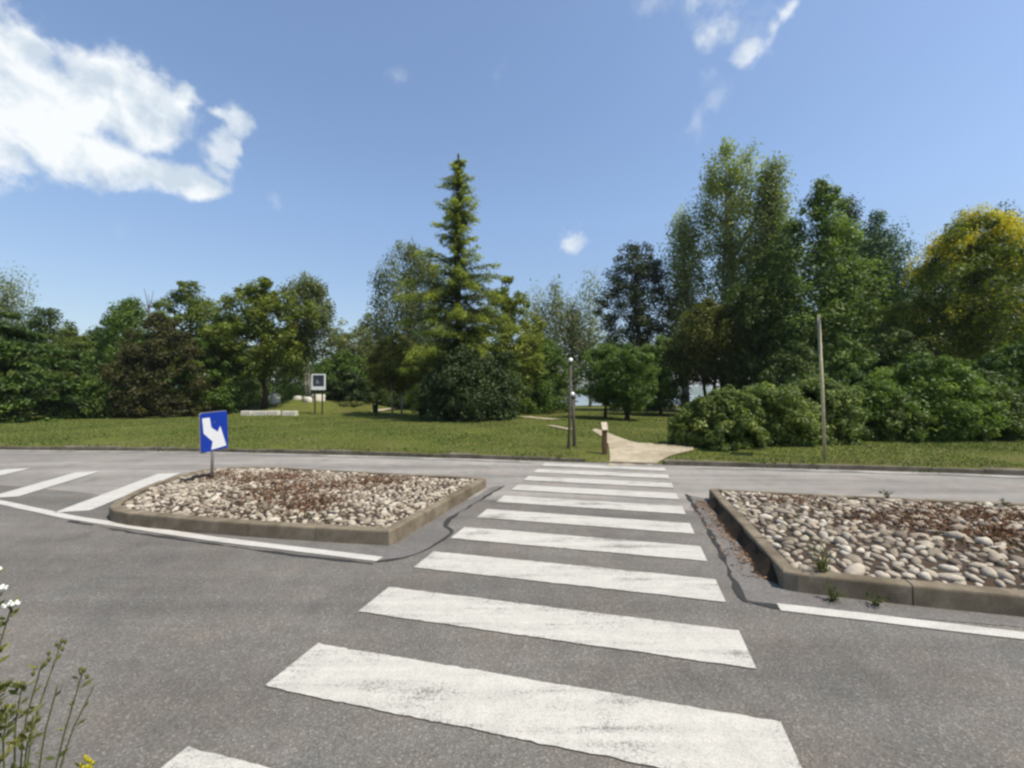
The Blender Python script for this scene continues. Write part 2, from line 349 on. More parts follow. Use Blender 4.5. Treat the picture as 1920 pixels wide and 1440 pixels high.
def offset(P, d):
    P = np.asarray(P, float)[:, :2]; T = np.gradient(P, axis=0); T /= np.linalg.norm(T, axis=1)[:, None]+1e-9
    return P + np.stack([-T[:, 1], T[:, 0]], 1)*d
def dense(P, step=.25, rough=0):
    P = np.asarray(P, float)[:, :2]; out = []
    for a, b_ in zip(P[:-1], P[1:]):
        n = max(1, int(np.linalg.norm(b_-a)/step)); out += [a+(b_-a)*k/n for k in range(n)]
    out.append(P[-1]); out = np.array(out)
    if rough: out[1:-1] += rng.normal(0, rough, out[1:-1].shape)
    return out
def ribbon(name, P, wdt, z, mat, parent, jag=0.0):
    n = len(P); wv = wdt*np.ones((n, 1))
    if name == 'crack': i_ = np.arange(n); wv = wv*(.75+.35*np.sin(i_*.43+n)+.3*np.sin(i_*1.07)+rng.normal(0, .12, n)).clip(.22, 1.5)[:, None]
    nn_ = offset(P, 1.0)-np.asarray(P, float)[:, :2]; a, b_ = np.asarray(P, float)[:, :2]+nn_*wv/2, np.asarray(P, float)[:, :2]-nn_*wv/2
    if jag: a = a+rng.normal(0, jag, a.shape); b_ = b_+rng.normal(0, jag, b_.shape)
    mb = MB(); z_ = np.full((n, 1), z)
    mb.add(np.concatenate([np.hstack([b_, z_]), np.hstack([a, z_])]), [(i, i+1, n+i+1, n+i) for i in range(n-1)])
    return mb.build(name, mat, parent)
def smoothline(P, k=4):
    P = np.asarray(P, float)
    for _ in range(k):
        Q = [P[0]]
        for a, b_ in zip(P[:-1], P[1:]): Q += [.75*a+.25*b_, .25*a+.75*b_]
        Q.append(P[-1]); P = np.array(Q)
    return P
# old asphalt left in place between the islands and the crossing
def flat(name, pts, z, mat, parent):
    mb = MB(); mb.add([(p[0], p[1], z) for p in pts], [tuple(range(len(pts)))]); return mb.build(name, mat, parent)
CRL = [gp(*p) for p in [(706,1054),(745,1050),(790,1038),(845,1004),(850,996),(833,985),(850,970),(890,944),(946,911)]]
CRR = [gp(*p) for p in [(1287,928),(1310,960),(1342,1018),(1368,1070),(1388,1118),(1402,1133),(1462,1139)]]
flat('asphalt_patch', [p for p in CRL] + [np.array([-.4, 8.95]), np.array([-1.45, 5.5]), np.array([-4.2, 6.0]), gp(420, 1013)], .008, M['asphalt_patch'], road)
flat('asphalt_patch', [p for p in CRR][::-1] + [np.array([3.45, 7.9]), np.array([2.6, 4.25]), np.array([6.5, 3.1]), np.array([6.4, 2.65]), gp(1920, 1178)][:6] , .008, M['asphalt_patch'], road)
ribbon('crack', dense(smoothline(CRL, 1), .12, .008), .055, .0105, M['crack'], road, .008)
ribbon('crack', dense(smoothline(CRR, 1), .12, .008), .06, .0105, M['crack'], road, .009)
seam = [gp(128,978), gp(260,1001), gp(420,1024), gp(560,1043), gp(700,1058)]
ribbon('crack', dense(seam, .15, .006), .05, .0105, M['crack'], road, .006)
# crossing stripes: s along the crossing, tt towards the left end
U2 = np.array([math.sin(THETA), math.cos(THETA)]); V2 = np.array([-math.cos(THETA), math.sin(THETA)])
def st(s, tt): return U2*s+V2*tt
for k in range(-2, 10):
    s0 = 2.35+1.0*k; s1 = s0+.50; mb = MB(); n = 70
    tt = np.linspace(2.25, -.80, n); lo = [st(s0+rng.normal(0, .003)+.002*math.sin(q*9+k*2), q) for q in tt]; hi = [st(s1+rng.normal(0, .003)+.002*math.sin(q*9+k*2), q) for q in tt]
    mb.add([(p[0], p[1], .0125) for p in lo+hi], [(i+1, i, n+i, n+i+1) for i in range(n-1)])
    mb.build('crossing_stripe', M['paint'], road)
ribbon('edge_line', dense([(-34, 16.2), (-20, 12.1), (-14, 9.9), (-8.9, 7.72), (-6.62, 6.72), (-3.81, 5.72), gp(712, 1050)[:2]], .3), .14, .0125, M['paint_line'], road, .003)
ribbon('edge_line', dense([gp(1460,1140)[:2], (3.22, 3.64), (3.95, 3.43), (8, 2.15), (20, -1.5), (40, -7)], .3), .14, .0125, M['paint_line'], road, .003)
for a, b_ in (((-6.93, 7.05), (-8.0, 10.45)), ((-9.14, 8.0), (-10.1, 10.65)), ((-11.4, 8.95), (-12.25, 11.1)), ((-13.7, 10.0), (-14.5, 11.9))):
    ribbon('hatch_stripe', dense([a, b_], .3), .46, .0125, M['paint_line'], road, .004)
kxs = np.arange(-60, 60, .5)
for x0, x1 in ((-60, 1.0), (4.7, 60)):
    q = np.arange(x0, x1, .5); ribbon('edge_line', np.stack([q, yk(q)-.32], 1), .24, .0125, M['paint_faded'], road, .012)
# the far kerb, lowered at the path
def sweep(mb, P, prof, z, m=0, t_=.5, closed_caps=True):
    """prof: (inward offset, height) outline swept along P (inward = left of travel)"""
    P = np.asarray(P, float)[:, :2]; n = len(prof); vs = []
    for o_, h in prof:
        pass
    offs = [offset(P, o_) for o_, h in prof]
    for i in range(len(P)):
        for j, (o_, h) in enumerate(prof): vs.append((offs[j][i][0], offs[j][i][1], z+h if not hasattr(z, '__len__') else z[i]+h))
    fs = []
    for i in range(len(P)-1):
        for j in range(n): fs.append((i*n+j, (i+1)*n+j, (i+1)*n+(j+1) % n, i*n+(j+1) % n))
    if closed_caps: fs.append(tuple(range(n))); fs.append(tuple((len(P)-1)*n+j for j in range(n))[::-1])
    mb.add(vs, fs, m, t_)
mb = MB(); x = -70.0
while x < 70:
    x1 = x+1.0; q = np.linspace(x+.006, x1-.006, 4); P = np.stack([q, yk(q)], 1)
    low = -.095 if 2.2 < (x+x1)/2 < 4.3 else rng.normal(0, .006)
    sweep(mb, P, [(0, -.1), (0, .10+low), (.02, .125+low), (.16, .13+low), (.16, -.1)], 0, 0, .5); x = x1
tag(mb.build('kerb', M['kerb_far']), kind='structure')
# near kerb, under the camera
mb = MB(); q = np.arange(-40, 40, .5)
for a, b_ in zip(q[:-1], q[1:]):
    qq = np.array([b_-.005, a+.005]); sweep(mb, np.stack([qq, yn(qq)], 1), [(0, -.1), (0, .11), (.02, .13), (.16, .135), (.16, -.1)], 0)
tag(mb.build('kerb', M['kerb_far']), kind='structure')
# footpath through the gap
pp = [(1140,867),(1217,868),(1219,853),(1240,842),(1300,840),(1300,836),(1238,834),(1196,829),(1165,819),(1138,810),(1118,803),(1110,806),(1128,816),(1141,830),(1144,846)]
pts = [gp(*p, .27 if i not in (0, 1) else .10) for i, p in enumerate(pp)]
bm = bmesh.new(); vs = [bm.verts.new(p) for p in pts]; f = bm.faces.new(vs); bmesh.ops.triangulate(bm, faces=[f])
for _ in range(4): bmesh.ops.subdivide_edges(bm, edges=[e for e in bm.edges if e.calc_length() > .5], cuts=1); bmesh.ops.triangulate(bm, faces=bm.faces[:])
for v_ in bm.verts:
    e_ = v_.co.y-float(yk(v_.co.x)); v_.co.z = gz(v_.co.x, max(v_.co.y, float(yk(v_.co.x))+.08))+.045-.035*math.exp(-max(e_, 0)/.25)-.02
me = bpy.data.meshes.new('path'); bm.to_mesh(me); bm.free(); tag(link('path', me, M['path']), kind='structure')
def pathstrip(P, wdt):
    P = smoothline([gp(*p, .26)[:2] for p in P], 2); P = dense(P, .5); z = np.array([gz(*p)+.04 for p in P]); mb = MB()
    a, b_ = offset(P, wdt/2), offset(P, -wdt/2); n = len(P)
    mb.add([(p[0], p[1], z[i]) for i, p in enumerate(b_)]+[(p[0], p[1], z[i]) for i, p in enumerate(a)], [(i, i+1, n+i+1, n+i) for i in range(n-1)])
    tag(mb.build('path', M['path']), kind='structure')
pathstrip([(1140,768),(1235,769),(1330,768)], 1.6)
pathstrip([(700,775),(760,770),(820,768)], 1.5)
pathstrip([(985,781),(1012,785),(1042,788)], .9)
pathstrip([(1030,799),(1052,803),(1072,806)], .35)
# ------------------------------------------------------------------ foliage engine
def rdir(n):
    a = rng.normal(size=(n, 3)); return a/(np.linalg.norm(a, axis=1)[:, None]+1e-9)
def leaves_quads(C, Nrm, size, aspect=.55, along=None):
    n = len(C); T = np.cross(Nrm, rdir(n)) if along is None else along - (along*Nrm).sum(1)[:, None]*Nrm
    T /= np.linalg.norm(T, axis=1)[:, None]+1e-9; B = np.cross(Nrm, T)
    s = size[:, None]; return np.stack([C+T*s*.5, C+B*s*.5*aspect+T*s*.05, C-T*s*.5, C-B*s*.5*aspect+T*s*.05], 1).reshape(-1, 3)
def clumps(centers, crad, per, leaf, zs=.75, up=.55, tint0=None, tvar=.16, axis_=None, stretch=1.0, aspect=.6):
    """leaves round each centre; axis_ lets clumps be drawn out along a direction"""
    n = len(centers); tot = n*per; ci = np.repeat(np.arange(n), per)
    d = rdir(tot); r = rng.random(tot)**.42; rad = crad[ci]
    P = d*(r*rad)[:, None]; P[:, 2] *= zs
    if axis_ is not None:
        ax = axis_[ci]; k = (P*ax).sum(1)[:, None]; P = P + ax*k*(stretch-1)
    C = centers[ci]+P
    Nn = d*.7 + np.array([0, 0, up]) + rng.normal(0, .45, (tot, 3)); Nn /= np.linalg.norm(Nn, axis=1)[:, None]+1e-9
    sz = leaf*rng.uniform(.65, 1.35, tot)
    base = (rng.normal(.48, .17, n) if tint0 is None else tint0)[ci]
    return leaves_quads(C, Nn, sz, aspect, axis_[ci]+.5*rdir(tot) if axis_ is not None else None), np.clip(base+rng.normal(0, tvar, tot), 0, 1)
PROF = {
 'round': [(0, .45), (.12, .8), (.35, 1), (.6, .95), (.8, .72), (.93, .42), (1, .12)],
 'oval': [(0, .35), (.15, .75), (.4, 1), (.65, .85), (.85, .5), (1, .08)],
 'tall': [(0, .5), (.15, .8), (.4, 1), (.7, .75), (.88, .42), (1, .06)],
 'column': [(0, .6), (.2, .9), (.5, 1), (.8, .8), (.93, .5), (1, .1)],
 'cone': [(0, .9), (.1, 1), (.35, .82), (.6, .58), (.8, .34), (1, .03)],
 'weep': [(0, .8), (.15, .95), (.45, 1), (.7, .95), (.87, .72), (.96, .42), (1, .15)],
 'shrub': [(0, .88), (.2, 1), (.5, .93), (.75, .68), (.92, .38), (1, .1)],
 'spread': [(0, .9), (.3, 1), (.6, .8), (.85, .45), (1, .1)],
}
def tree(name, label, cat, px, D, top, hw, prof, leaf, n=150, per=60, lsize=.26, cr=.16, crown0=.22, bark='bark', group=None, tr=None, zs=.75, inner=.3, lobes=.22, up=.55, style='', lean=0, bot=None, tbias=0, limbs=12, stems=1, parts=('crown', 'trunk')):
    n = int(n*1.35); per = int(per*1.6); lsize *= .92
    x0, y0, _ = at(px, D); z0 = gz(x0, y0)-.02; H = hz(top, D)-z0; Rr = hw*1.1/F*D
    if bot is not None: crown0 = max(.02, (hz(bot, D)-z0)/H)
    root = empty(name, (x0, y0, z0), label, cat, group); zb = H*crown0; ch = H-zb
    pt, pr = zip(*PROF[prof]); ph = rng.uniform(0, 6.28, 5); crad0 = cr*max(Rr, .35*ch)
    ts = []
    while len(ts) < n:
        q = rng.random()
        if rng.random() < (np.interp(q, pt, pr)**1.3)*.9+.1: ts.append(q)
    ts = np.array(ts); az = rng.uniform(0, 6.283, n)
    rf = np.where(rng.random(n) < inner, rng.uniform(.05, .6, n), rng.uniform(.62, 1.0, n))
    lob = 1+lobes*(np.sin(2*az+ph[0]+3*ts)*.5+np.sin(3*az+ph[1]-5*ts)*.35+np.sin(5*az+ph[2]+9*ts)*.3)
    rr = np.interp(ts, pt, pr)*Rr*rf*lob; rad = crad0*rng.uniform(.6, 1.35, n)*(.65+.35*np.interp(ts, pt, pr))
    rr = np.maximum(0, rr-rad*.30)
    cz = zb+ts*ch - rad*.5*(ts > .8); lx = lean*cz
    C = np.stack([rr*np.cos(az)+lx, rr*np.sin(az), cz], 1)
    tint0 = np.clip(rng.normal(.45, .17, n)+tbias, 0, 1)
    ax = None; stretch = 1
    if style == 'up':
        ax = np.stack([np.cos(az)*.35, np.sin(az)*.35, np.ones(n)], 1); ax /= np.linalg.norm(ax, axis=1)[:, None]; stretch = 1.9
    elif style == 'weep':
        ax = np.stack([np.cos(az)*.15, np.sin(az)*.15, -np.ones(n)], 1); ax /= np.linalg.norm(ax, axis=1)[:, None]; stretch = 2.0
    elif style == 'tier':
        ax = np.stack([np.cos(az), np.sin(az), -.12*np.ones(n)], 1); ax /= np.linalg.norm(ax, axis=1)[:, None]; stretch = 2.0; C[:, 2] = zb+np.round((C[:, 2]-zb)/(ch/6))*(ch/6)+rng.normal(0, .03*ch, n)
    elif style == 'spruce':
        ax = np.stack([np.cos(az), np.sin(az), .75*np.ones(n)], 1); ax /= np.linalg.norm(ax, axis=1)[:, None]; stretch = 1.8
    Q, T = clumps(C, rad, per, lsize, zs, up, tint0, .15, ax, stretch)
    raw_mesh(parts[0], Q, 4, T, L[leaf], root)
    mb = MB(); tr = tr or max(.05, H*.016)
    for s_ in range(stems):
        ox, oy = (0, 0) if stems == 1 else (rng.uniform(-.3, .3)*Rr, rng.uniform(-.3, .3)*Rr)
        e = np.array([ox*1.6+lean*(zb+ch*.8), oy*1.6, zb+ch*.8]); k = np.linspace(0, 1, 7)
        P = [np.array([ox*.6*(1-q)+e[0]*q, oy*.6*(1-q)+e[1]*q, -.15+(e[2]+.15)*q])+np.array([rng.normal(0, .012*H), rng.normal(0, .012*H), 0])*(0 < q < 1) for q in k]
        mb.tube(P, [tr*(1.25-q*1.1) if q > 0 else tr*1.5 for q in k], 7)
        if limbs:
            for ci in rng.choice(n, min(n, max(2, limbs//stems)), replace=False):
                tgt = C[ci]; hh = np.clip((tgt[2]-np.hypot(*tgt[:2])*.8)/e[2], .12, .85); st_ = np.array([np.interp(hh, k, [p[j] for p in P]) for j in range(3)])
                mid = (st_+tgt)/2+np.array([0, 0, .06*H*rng.uniform(-.3, 1)]); mb.tube([st_, mid, tgt], [tr*.42, tr*.25, tr*.07], 5, cap=False)
    mb.build(parts[1], M[bark], root, True)
    return root
SP = ('foliage', 'stem')
def shrub(label, px, base, top, hw, leaf='shrub', D=None, n=110, per=70, lsize=.11, group=None, cr=.2, up=.45, lobes=.3, tbias=0, style='', name='shrub', prof='shrub'):
    D = D or (CH-.08)*F/(base-740)
    return tree(name, label, 'shrub', px, D, top, hw, prof, leaf, n, per, lsize, cr, .03, 'bark', group, .025, .85, .25, lobes, up, style, 0, None, tbias, 10, 3, SP)
# ------------------------------------------------------------------ traffic islands
bm = bmesh.new(); bmesh.ops.create_icosphere(bm, subdivisions=2, radius=1); bm.verts.ensure_lookup_table()
ICO_V = np.array([v.co[:] for v in bm.verts]); ICO_F = np.array([[v.index for v in f.verts] for f in bm.faces]); bm.free()
def inside(P, poly):
    x, y = P[:, 0], P[:, 1]; r = np.zeros(len(P), bool); j = len(poly)-1
    for i in range(len(poly)):
        xi, yi = poly[i][:2]; xj, yj = poly[j][:2]
        c_ = ((yi > y) != (yj > y)) & (x < (xj-xi)*(y-yi)/(yj-yi+1e-12)+xi); r ^= c_; j = i
    return r
def edge_dist(P, poly):
    d = np.full(len(P), 1e9); n = len(poly)
    for i in range(n):
        a = np.array(poly[i][:2]); b_ = np.array(poly[(i+1) % n][:2]); ab = b_-a
        k = np.clip(((P-a)@ab)/(ab@ab), 0, 1)[:, None]; d = np.minimum(d, np.linalg.norm(P-(a+k*ab), axis=1))
    return d
def island(label, poly, corners, size, red, dome):
    """poly: outline counter-clockwise; corners: indices kept sharp"""
    poly = [np.array(p, float) for p in poly]; root = empty('traffic_island', (0, 0, 0), label, 'traffic island')
    out = []; n = len(poly)
    for i in range(n):                     # round all but the sharp corners
        a, p, b_ = poly[i-1], poly[i], poly[(i+1) % n]
        if i in corners: out += [p+(a-p)*min(.03, .3)/np.linalg.norm(a-p), p+(b_-p)*.03/np.linalg.norm(b_-p)]
        else: out += [p*.75+a*.25, p*.75+b_*.25]
    O = np.array(out); O = dense(np.vstack([O, O[:1]]), .12)[:-1]
    # kerb stones about a metre long
    seg = np.linalg.norm(np.roll(O, -1, 0)-O, axis=1); cum = np.concatenate([[0], np.cumsum(seg)]); tot = cum[-1]; k = max(8, round(tot/1.0))
    OX, OY = np.append(O[:, 0], O[0, 0]), np.append(O[:, 1], O[0, 1])
    for i in range(k):
        s_ = np.linspace(tot*i/k+.005, tot*(i+1)/k-.005, 9); P = np.stack([np.interp(s_, cum, OX), np.interp(s_, cum, OY)], 1)
        h = .185+rng.normal(0, .004); mb = MB()
        sweep(mb, P, [(0, -.05), (.004, h-.025), (.008, h-.010), (.025, h), (.125, h+.003), (.135, h-.008), (.138, -.05)], 0)
        mb.build('kerb_stone', M['kerb'], root)
    # soil bed
    bb0, bb1 = O.min(0), O.max(0); g = .12
    def top(P): return .125+dome*(1-np.exp(-np.maximum(edge_dist(P, O)-.1, 0)/.9))+.012*np.sin(P[:, 0]*5)*np.sin(P[:, 1]*4.3)
    ax, ay = np.arange(bb0[0]-g, bb1[0]+g, g), np.arange(bb0[1]-g, bb1[1]+g, g); X, Y = np.meshgrid(ax, ay); P = np.stack([X.ravel(), Y.ravel()], 1)
    ed = edge_dist(P, O); ins = inside(P, O); z = np.where(ins, top(P), -.1)
    idx = np.arange(len(P)).reshape(X.shape); Fq = np.stack([idx[:-1, :-1], idx[:-1, 1:], idx[1:, 1:], idx[1:, :-1]], -1).reshape(-1, 4)
    keep = (ins & (ed > .03))[Fq].all(1)
    raw_mesh('soil_bed', np.stack([P[:, 0], P[:, 1], z], 1), 4, np.zeros(keep.sum()), M['dirt'], root, True, Fq[keep])
    # cobbles
    pts = []; cell = {}; tries = 0; dmin = size*1.04
    cand = rng.uniform(bb0, bb1, (90000, 2)); cand = cand[inside(cand, O)]; cand = cand[edge_dist(cand, O) > .135+size*.32]
    for p in cand:
        kx, ky = int(p[0]//dmin), int(p[1]//dmin); ok = True
        for i in (-1, 0, 1):
            for j in (-1, 0, 1):
                for q in cell.get((kx+i, ky+j), ()):
                    if (p[0]-q[0])**2+(p[1]-q[1])**2 < dmin*dmin: ok = False
        if ok: cell.setdefault((kx, ky), []).append(p); pts.append(p)
    P = np.array(pts); z = top(P)
    rn = np.zeros(len(P))
    for cx, cy, r_ in red: rn = np.maximum(rn, np.exp(-((P-np.array([cx, cy]))**2).sum(1)/r_**2))
    keep = rng.random(len(P)) > rn*.15; P, z, rn = P[keep], z[keep], rn[keep]; n = len(P)
    sc = size*np.clip(rng.lognormal(0, .26, (n, 1)), .55, 1.75)*np.stack([rng.uniform(.46, .85, n), rng.uniform(.30, .5, n), rng.uniform(.24, .42, n)], 1)
    az = rng.normal(THETA*0+.5, 1.1, n); ca, sa = np.cos(az), np.sin(az); tl = rng.normal(0, .28, n)
    B = ICO_V[None]*(1+.16*np.sin(ICO_V[None]@rng.normal(0, 2.2, (n, 3, 1))[..., 0, None].reshape(n, 3, 1)+rng.uniform(0, 6, (n, 1, 1))))
    B = B*sc[:, None, :]; c_, s_ = np.cos(tl)[:, None], np.sin(tl)[:, None]
    bx, bz = B[..., 0]*c_-B[..., 2]*s_, B[..., 0]*s_+B[..., 2]*c_; by = B[..., 1]
    V = np.stack([bx*ca[:, None]-by*sa[:, None]+P[:, :1], bx*sa[:, None]+by*ca[:, None]+P[:, 1:2], bz+(z+sc[:, 2]*.15)[:, None]], -1)
    tt = np.clip(rng.beta(2.0, 1.7, n)-rn*.2, 0, 1)
    faces = (ICO_F[None]+(np.arange(n)*len(ICO_V))[:, None, None])
    vis = np.argsort(np.linalg.norm(P, axis=1)/sc[:, 0])       # largest in view first
    rest = np.ones(n, bool)
    for i in vis[:100]:
        rest[i] = False; c0 = np.array([P[i, 0], P[i, 1], z[i]])
        o = raw_mesh('cobble', V[i]-c0, 3, np.full(len(ICO_F), tt[i]), M['stone'], root, True, ICO_F); o.location = c0
    m_ = rest.sum()
    o = raw_mesh('cobble_paving', V[rest].reshape(-1, 3), 3, np.repeat(tt[rest], len(ICO_F)), M['stone'], root, True, (ICO_F[None]+(np.arange(m_)*len(ICO_V))[:, None, None]).reshape(-1, 3))
    tag(o, kind='stuff')
    # dry reddish sedum and moss in patches between the stones
    W = []; T = []
    for cx, cy, r_ in red:
        k_ = int(2300*r_*r_)+250; q = rng.normal(0, r_*.55, (k_, 2))+[cx, cy]; q = q[inside(q, O)]; q = q[edge_dist(q, O) > .16]
        C = np.column_stack([q, top(q)+rng.uniform(.0, .055, len(q))]); nn = rdir(len(q)); nn[:, 2] = abs(nn[:, 2])*.6+.3; nn /= np.linalg.norm(nn, axis=1)[:, None]
        W.append(leaves_quads(C, nn, rng.uniform(.025, .06, len(q)), .5)); T.append(np.clip(rng.normal(.45, .25, len(q)), 0, 1))
    tag(raw_mesh('dry_sedum', np.concatenate(W), 4, np.concatenate(T), M['sedum'], root), kind='stuff')
    q = rng.uniform(bb0, bb1, (9000, 2)); q = q[inside(q, O)]; q = q[edge_dist(q, O) > .15]; q = q[(np.sin(q[:, 0]*1.9+1)*np.sin(q[:, 1]*2.3) > .35)][:1500]
    C = np.column_stack([q, top(q)+rng.uniform(0, .03, len(q))]); nn = rdir(len(q)); nn[:, 2] = abs(nn[:, 2])*.6+.3; nn /= np.linalg.norm(nn, axis=1)[:, None]
    tag(raw_mesh('moss', leaves_quads(C, nn, rng.uniform(.02, .045, len(q)), .6), 4, rng.random(len(q)), M['moss'], root), kind='stuff')
    return top
LP = [(-1.48, 5.47), (-.5, 8.98), (-2.4, 9.5), (-4.3, 10.0), (-6.0, 10.42), (-6.75, 10.25), (-7.0, 9.4), (-6.75, 8.3), (-6.35, 7.2), (-5.95, 6.55), (-5.3, 6.25), (-3.98, 5.93), (-2.72, 5.67)]
topL = island('cobbled traffic island with the blue arrow sign standing on its rounded end', LP, {0, 1}, .072,
       [(-3.6, 7.4, .9), (-4.6, 8.6, .8), (-2.5, 8.3, .7), (-5.9, 8.9, .45), (-3.0, 6.6, .4)], .15)
RP = [(2.56, 4.23), (3.47, 3.93), (4.28, 3.72), (6.5, 3.1), (8.6, 2.6), (9.6, 2.9), (10.3, 4.2), (10.2, 5.6), (9.3, 6.45), (7.8, 6.9), (5.5, 7.45), (3.5, 7.98)]
topR = island('cobbled traffic island without a sign, weeds growing on its kerb corner', RP, {0, 11}, .09,
       [(5.0, 5.6, .8), (6.2, 6.0, .8), (5.6, 5.0, .5), (7.4, 5.2, 1.0), (6.6, 4.6, .5), (8.6, 4.6, .8), (4.3, 6.9, .4)], .15)
# fallen leaves along the kerb of the second island
q = np.sort(rng.random((460, 1))**.8, 0)*np.array([[.80, 3.25]])+np.array([[2.62, 4.45]]) + np.abs(rng.normal(0, 1, (460, 1)))*np.array([[-.12, .03]])-np.array([[.09, -.02]])
q = q[(q[:, 0]*np.cos(-.237)-(0) > 0)]; C = np.column_stack([q, rng.uniform(.014, .03, len(q))]); nn = rdir(len(q))*.35+[0, 0, 1]; nn /= np.linalg.norm(nn, axis=1)[:, None]
tag(raw_mesh('leaf_litter', leaves_quads(C, nn, rng.uniform(.025, .06, len(q)), .6), 4, rng.random(len(q)), M['litter']), 'brown fallen leaves lying along the shaded kerb', 'leaf litter', kind='stuff')
# dark ridge against the same kerb, its near-black colour standing in for shade
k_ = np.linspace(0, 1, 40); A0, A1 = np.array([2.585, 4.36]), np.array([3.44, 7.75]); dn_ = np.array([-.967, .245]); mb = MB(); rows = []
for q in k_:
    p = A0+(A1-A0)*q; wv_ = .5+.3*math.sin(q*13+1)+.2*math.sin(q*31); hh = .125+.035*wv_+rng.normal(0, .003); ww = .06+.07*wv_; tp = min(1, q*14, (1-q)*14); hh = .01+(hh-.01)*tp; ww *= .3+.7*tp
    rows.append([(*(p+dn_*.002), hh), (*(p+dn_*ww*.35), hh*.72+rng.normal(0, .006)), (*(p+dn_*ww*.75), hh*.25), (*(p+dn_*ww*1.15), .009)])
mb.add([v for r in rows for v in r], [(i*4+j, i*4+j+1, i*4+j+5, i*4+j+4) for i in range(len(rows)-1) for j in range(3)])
shade_ridge = mb.build('kerb_shade', concrete('kerb_shade', (.018, .013, .008), (.055, .036, .022), (.03, .02, .012)), None, True); tag(shade_ridge, 'near-black ridge imitating the shade along the island kerb', 'painted shade', kind='stuff')
# ------------------------------------------------------------------ blue arrow sign
pb = at(400, 8.66); zb = float(topL(np.array([pb[:2]]))[0]); root = empty('direction_sign', (pb[0], pb[1], zb), 'blue rectangular road sign with a bent white arrow on a short grey post', 'road sign')
mb = MB(); mb.tube([(0, 0, -.1), (.004, 0, .5), (.01, 0, 1.12)], .027, 12); mb.build('post', M['metal'], root, True)
mb = MB(); mb.lathe((0, 0, -.02), [(.16, 0), (.15, .03), (.06, .05), (.04, .055)], 14); mb.build('footing', M['dirt'], root)
A = np.array([-5.85, 8.35, 1.495])-np.array([pb[0], pb[1], zb]); Bv = np.array([-5.735, 8.95, 1.525])-np.array([pb[0], pb[1], zb])
uu = Bv-A; wd = np.linalg.norm(uu); uu /= wd; nn = np.cross(uu, (0, 0, 1)); nn /= np.linalg.norm(nn); vv = -np.cross(nn, uu)*1.0
if vv[2] > 0: vv = -vv
HH = .74
def sp(u, v, o=0): return A+uu*u*wd+vv*v*HH+nn*o
def plate(name, uv, o0, o1, mat, bev=0):
    n = len(uv); mb = MB(); f = [tuple(range(n)), tuple(n+i for i in range(n))[::-1]]+[(i, n+i, n+(i+1) % n, (i+1) % n) for i in range(n)]
    mb.add([sp(u, v, o0) for u, v in uv]+[sp(u, v, o1) for u, v in uv], f); return mb.build(name, mat, root, False, bev)
rc = []
for cx, cy, a0 in ((.07, .06, math.pi), (.93, .06, 1.5*math.pi), (.93, .94, 0), (.07, .94, .5*math.pi)):
    for k in range(5): a = a0+k*math.pi/8; rc.append((cx+.07*math.cos(a), cy+.06*math.sin(a)))
plate('rim', [(.5+(u-.5)*1.045, .5+(v-.5)*1.035) for u, v in rc], -.016, -.004, M['metal'])
plate('panel', rc, -.012, .012, M['blue'])
plate('arrow', [(.05, .13), (.32, .13), (.37, .39), (.61, .53), (.71, .385), (.93, .93), (.35, .97), (.41, .76), (.09, .52)], .012, .015, M['white'])
mb = MB()
for zz in (.25, .75):
    mb.add([sp(.3, zz-.02, -.012), sp(.7, zz-.02, -.012), sp(.7, zz+.02, -.012), sp(.3, zz+.02, -.012), sp(.3, zz-.02, -.035), sp(.7, zz-.02, -.035), sp(.7, zz+.02, -.035), sp(.3, zz+.02, -.035)], [(0,1,2,3),(7,6,5,4),(0,4,5,1),(1,5,6,2),(2,6,7,3),(3,7,4,0)])
mb.build('bracket', M['metal'], root)
# ------------------------------------------------------------------ poles, lamps, bollard, boards
D = 11.75; p0 = at(1545, D); z0 = gz(p0[0], max(p0[1], float(yk(p0[0]))+.3)); tipx = (1537-1545)/F*D; Hh = hz(592, D)-z0
root = empty('sign_pole', (p0[0], p0[1], z0), 'tall thin pale pole in the verge before the bushes, its sign plate edge-on', 'pole')
mb = MB(); mb.tube([(0, 0, -.2), (tipx*.5+.01, 0, Hh*.5), (tipx, 0, Hh)], [.045, .042, .038], 10); mb.lathe((tipx, 0, Hh-.005), [(.042, 0), (.04, .02), (.015, .03)], 10); mb.build('post', M['pole'], root, True)
zt = Hh-.07; zl = Hh-1.02; d2 = np.array([math.sin(R(31.5)), math.cos(R(31.5))]); c0 = np.array([tipx-.03, -.06, 0]); mb = MB()
for s_ in (0,):
    e = np.array([d2[0], d2[1], 0]); nrm = np.array([e[1], -e[0], 0])
    c4 = [c0-e*.30+nrm*k for k in (-.009, .009)]+[c0+e*.30+nrm*k for k in (.009, -.009)]
    mb.add([(p[0], p[1], zl) for p in c4]+[(p[0], p[1], zt) for p in c4], [(3,2,1,0),(4,5,6,7),(0,1,5,4),(1,2,6,5),(2,3,7,6),(3,0,4,7)])
mb.build('sign_plate', M['metal'], root)
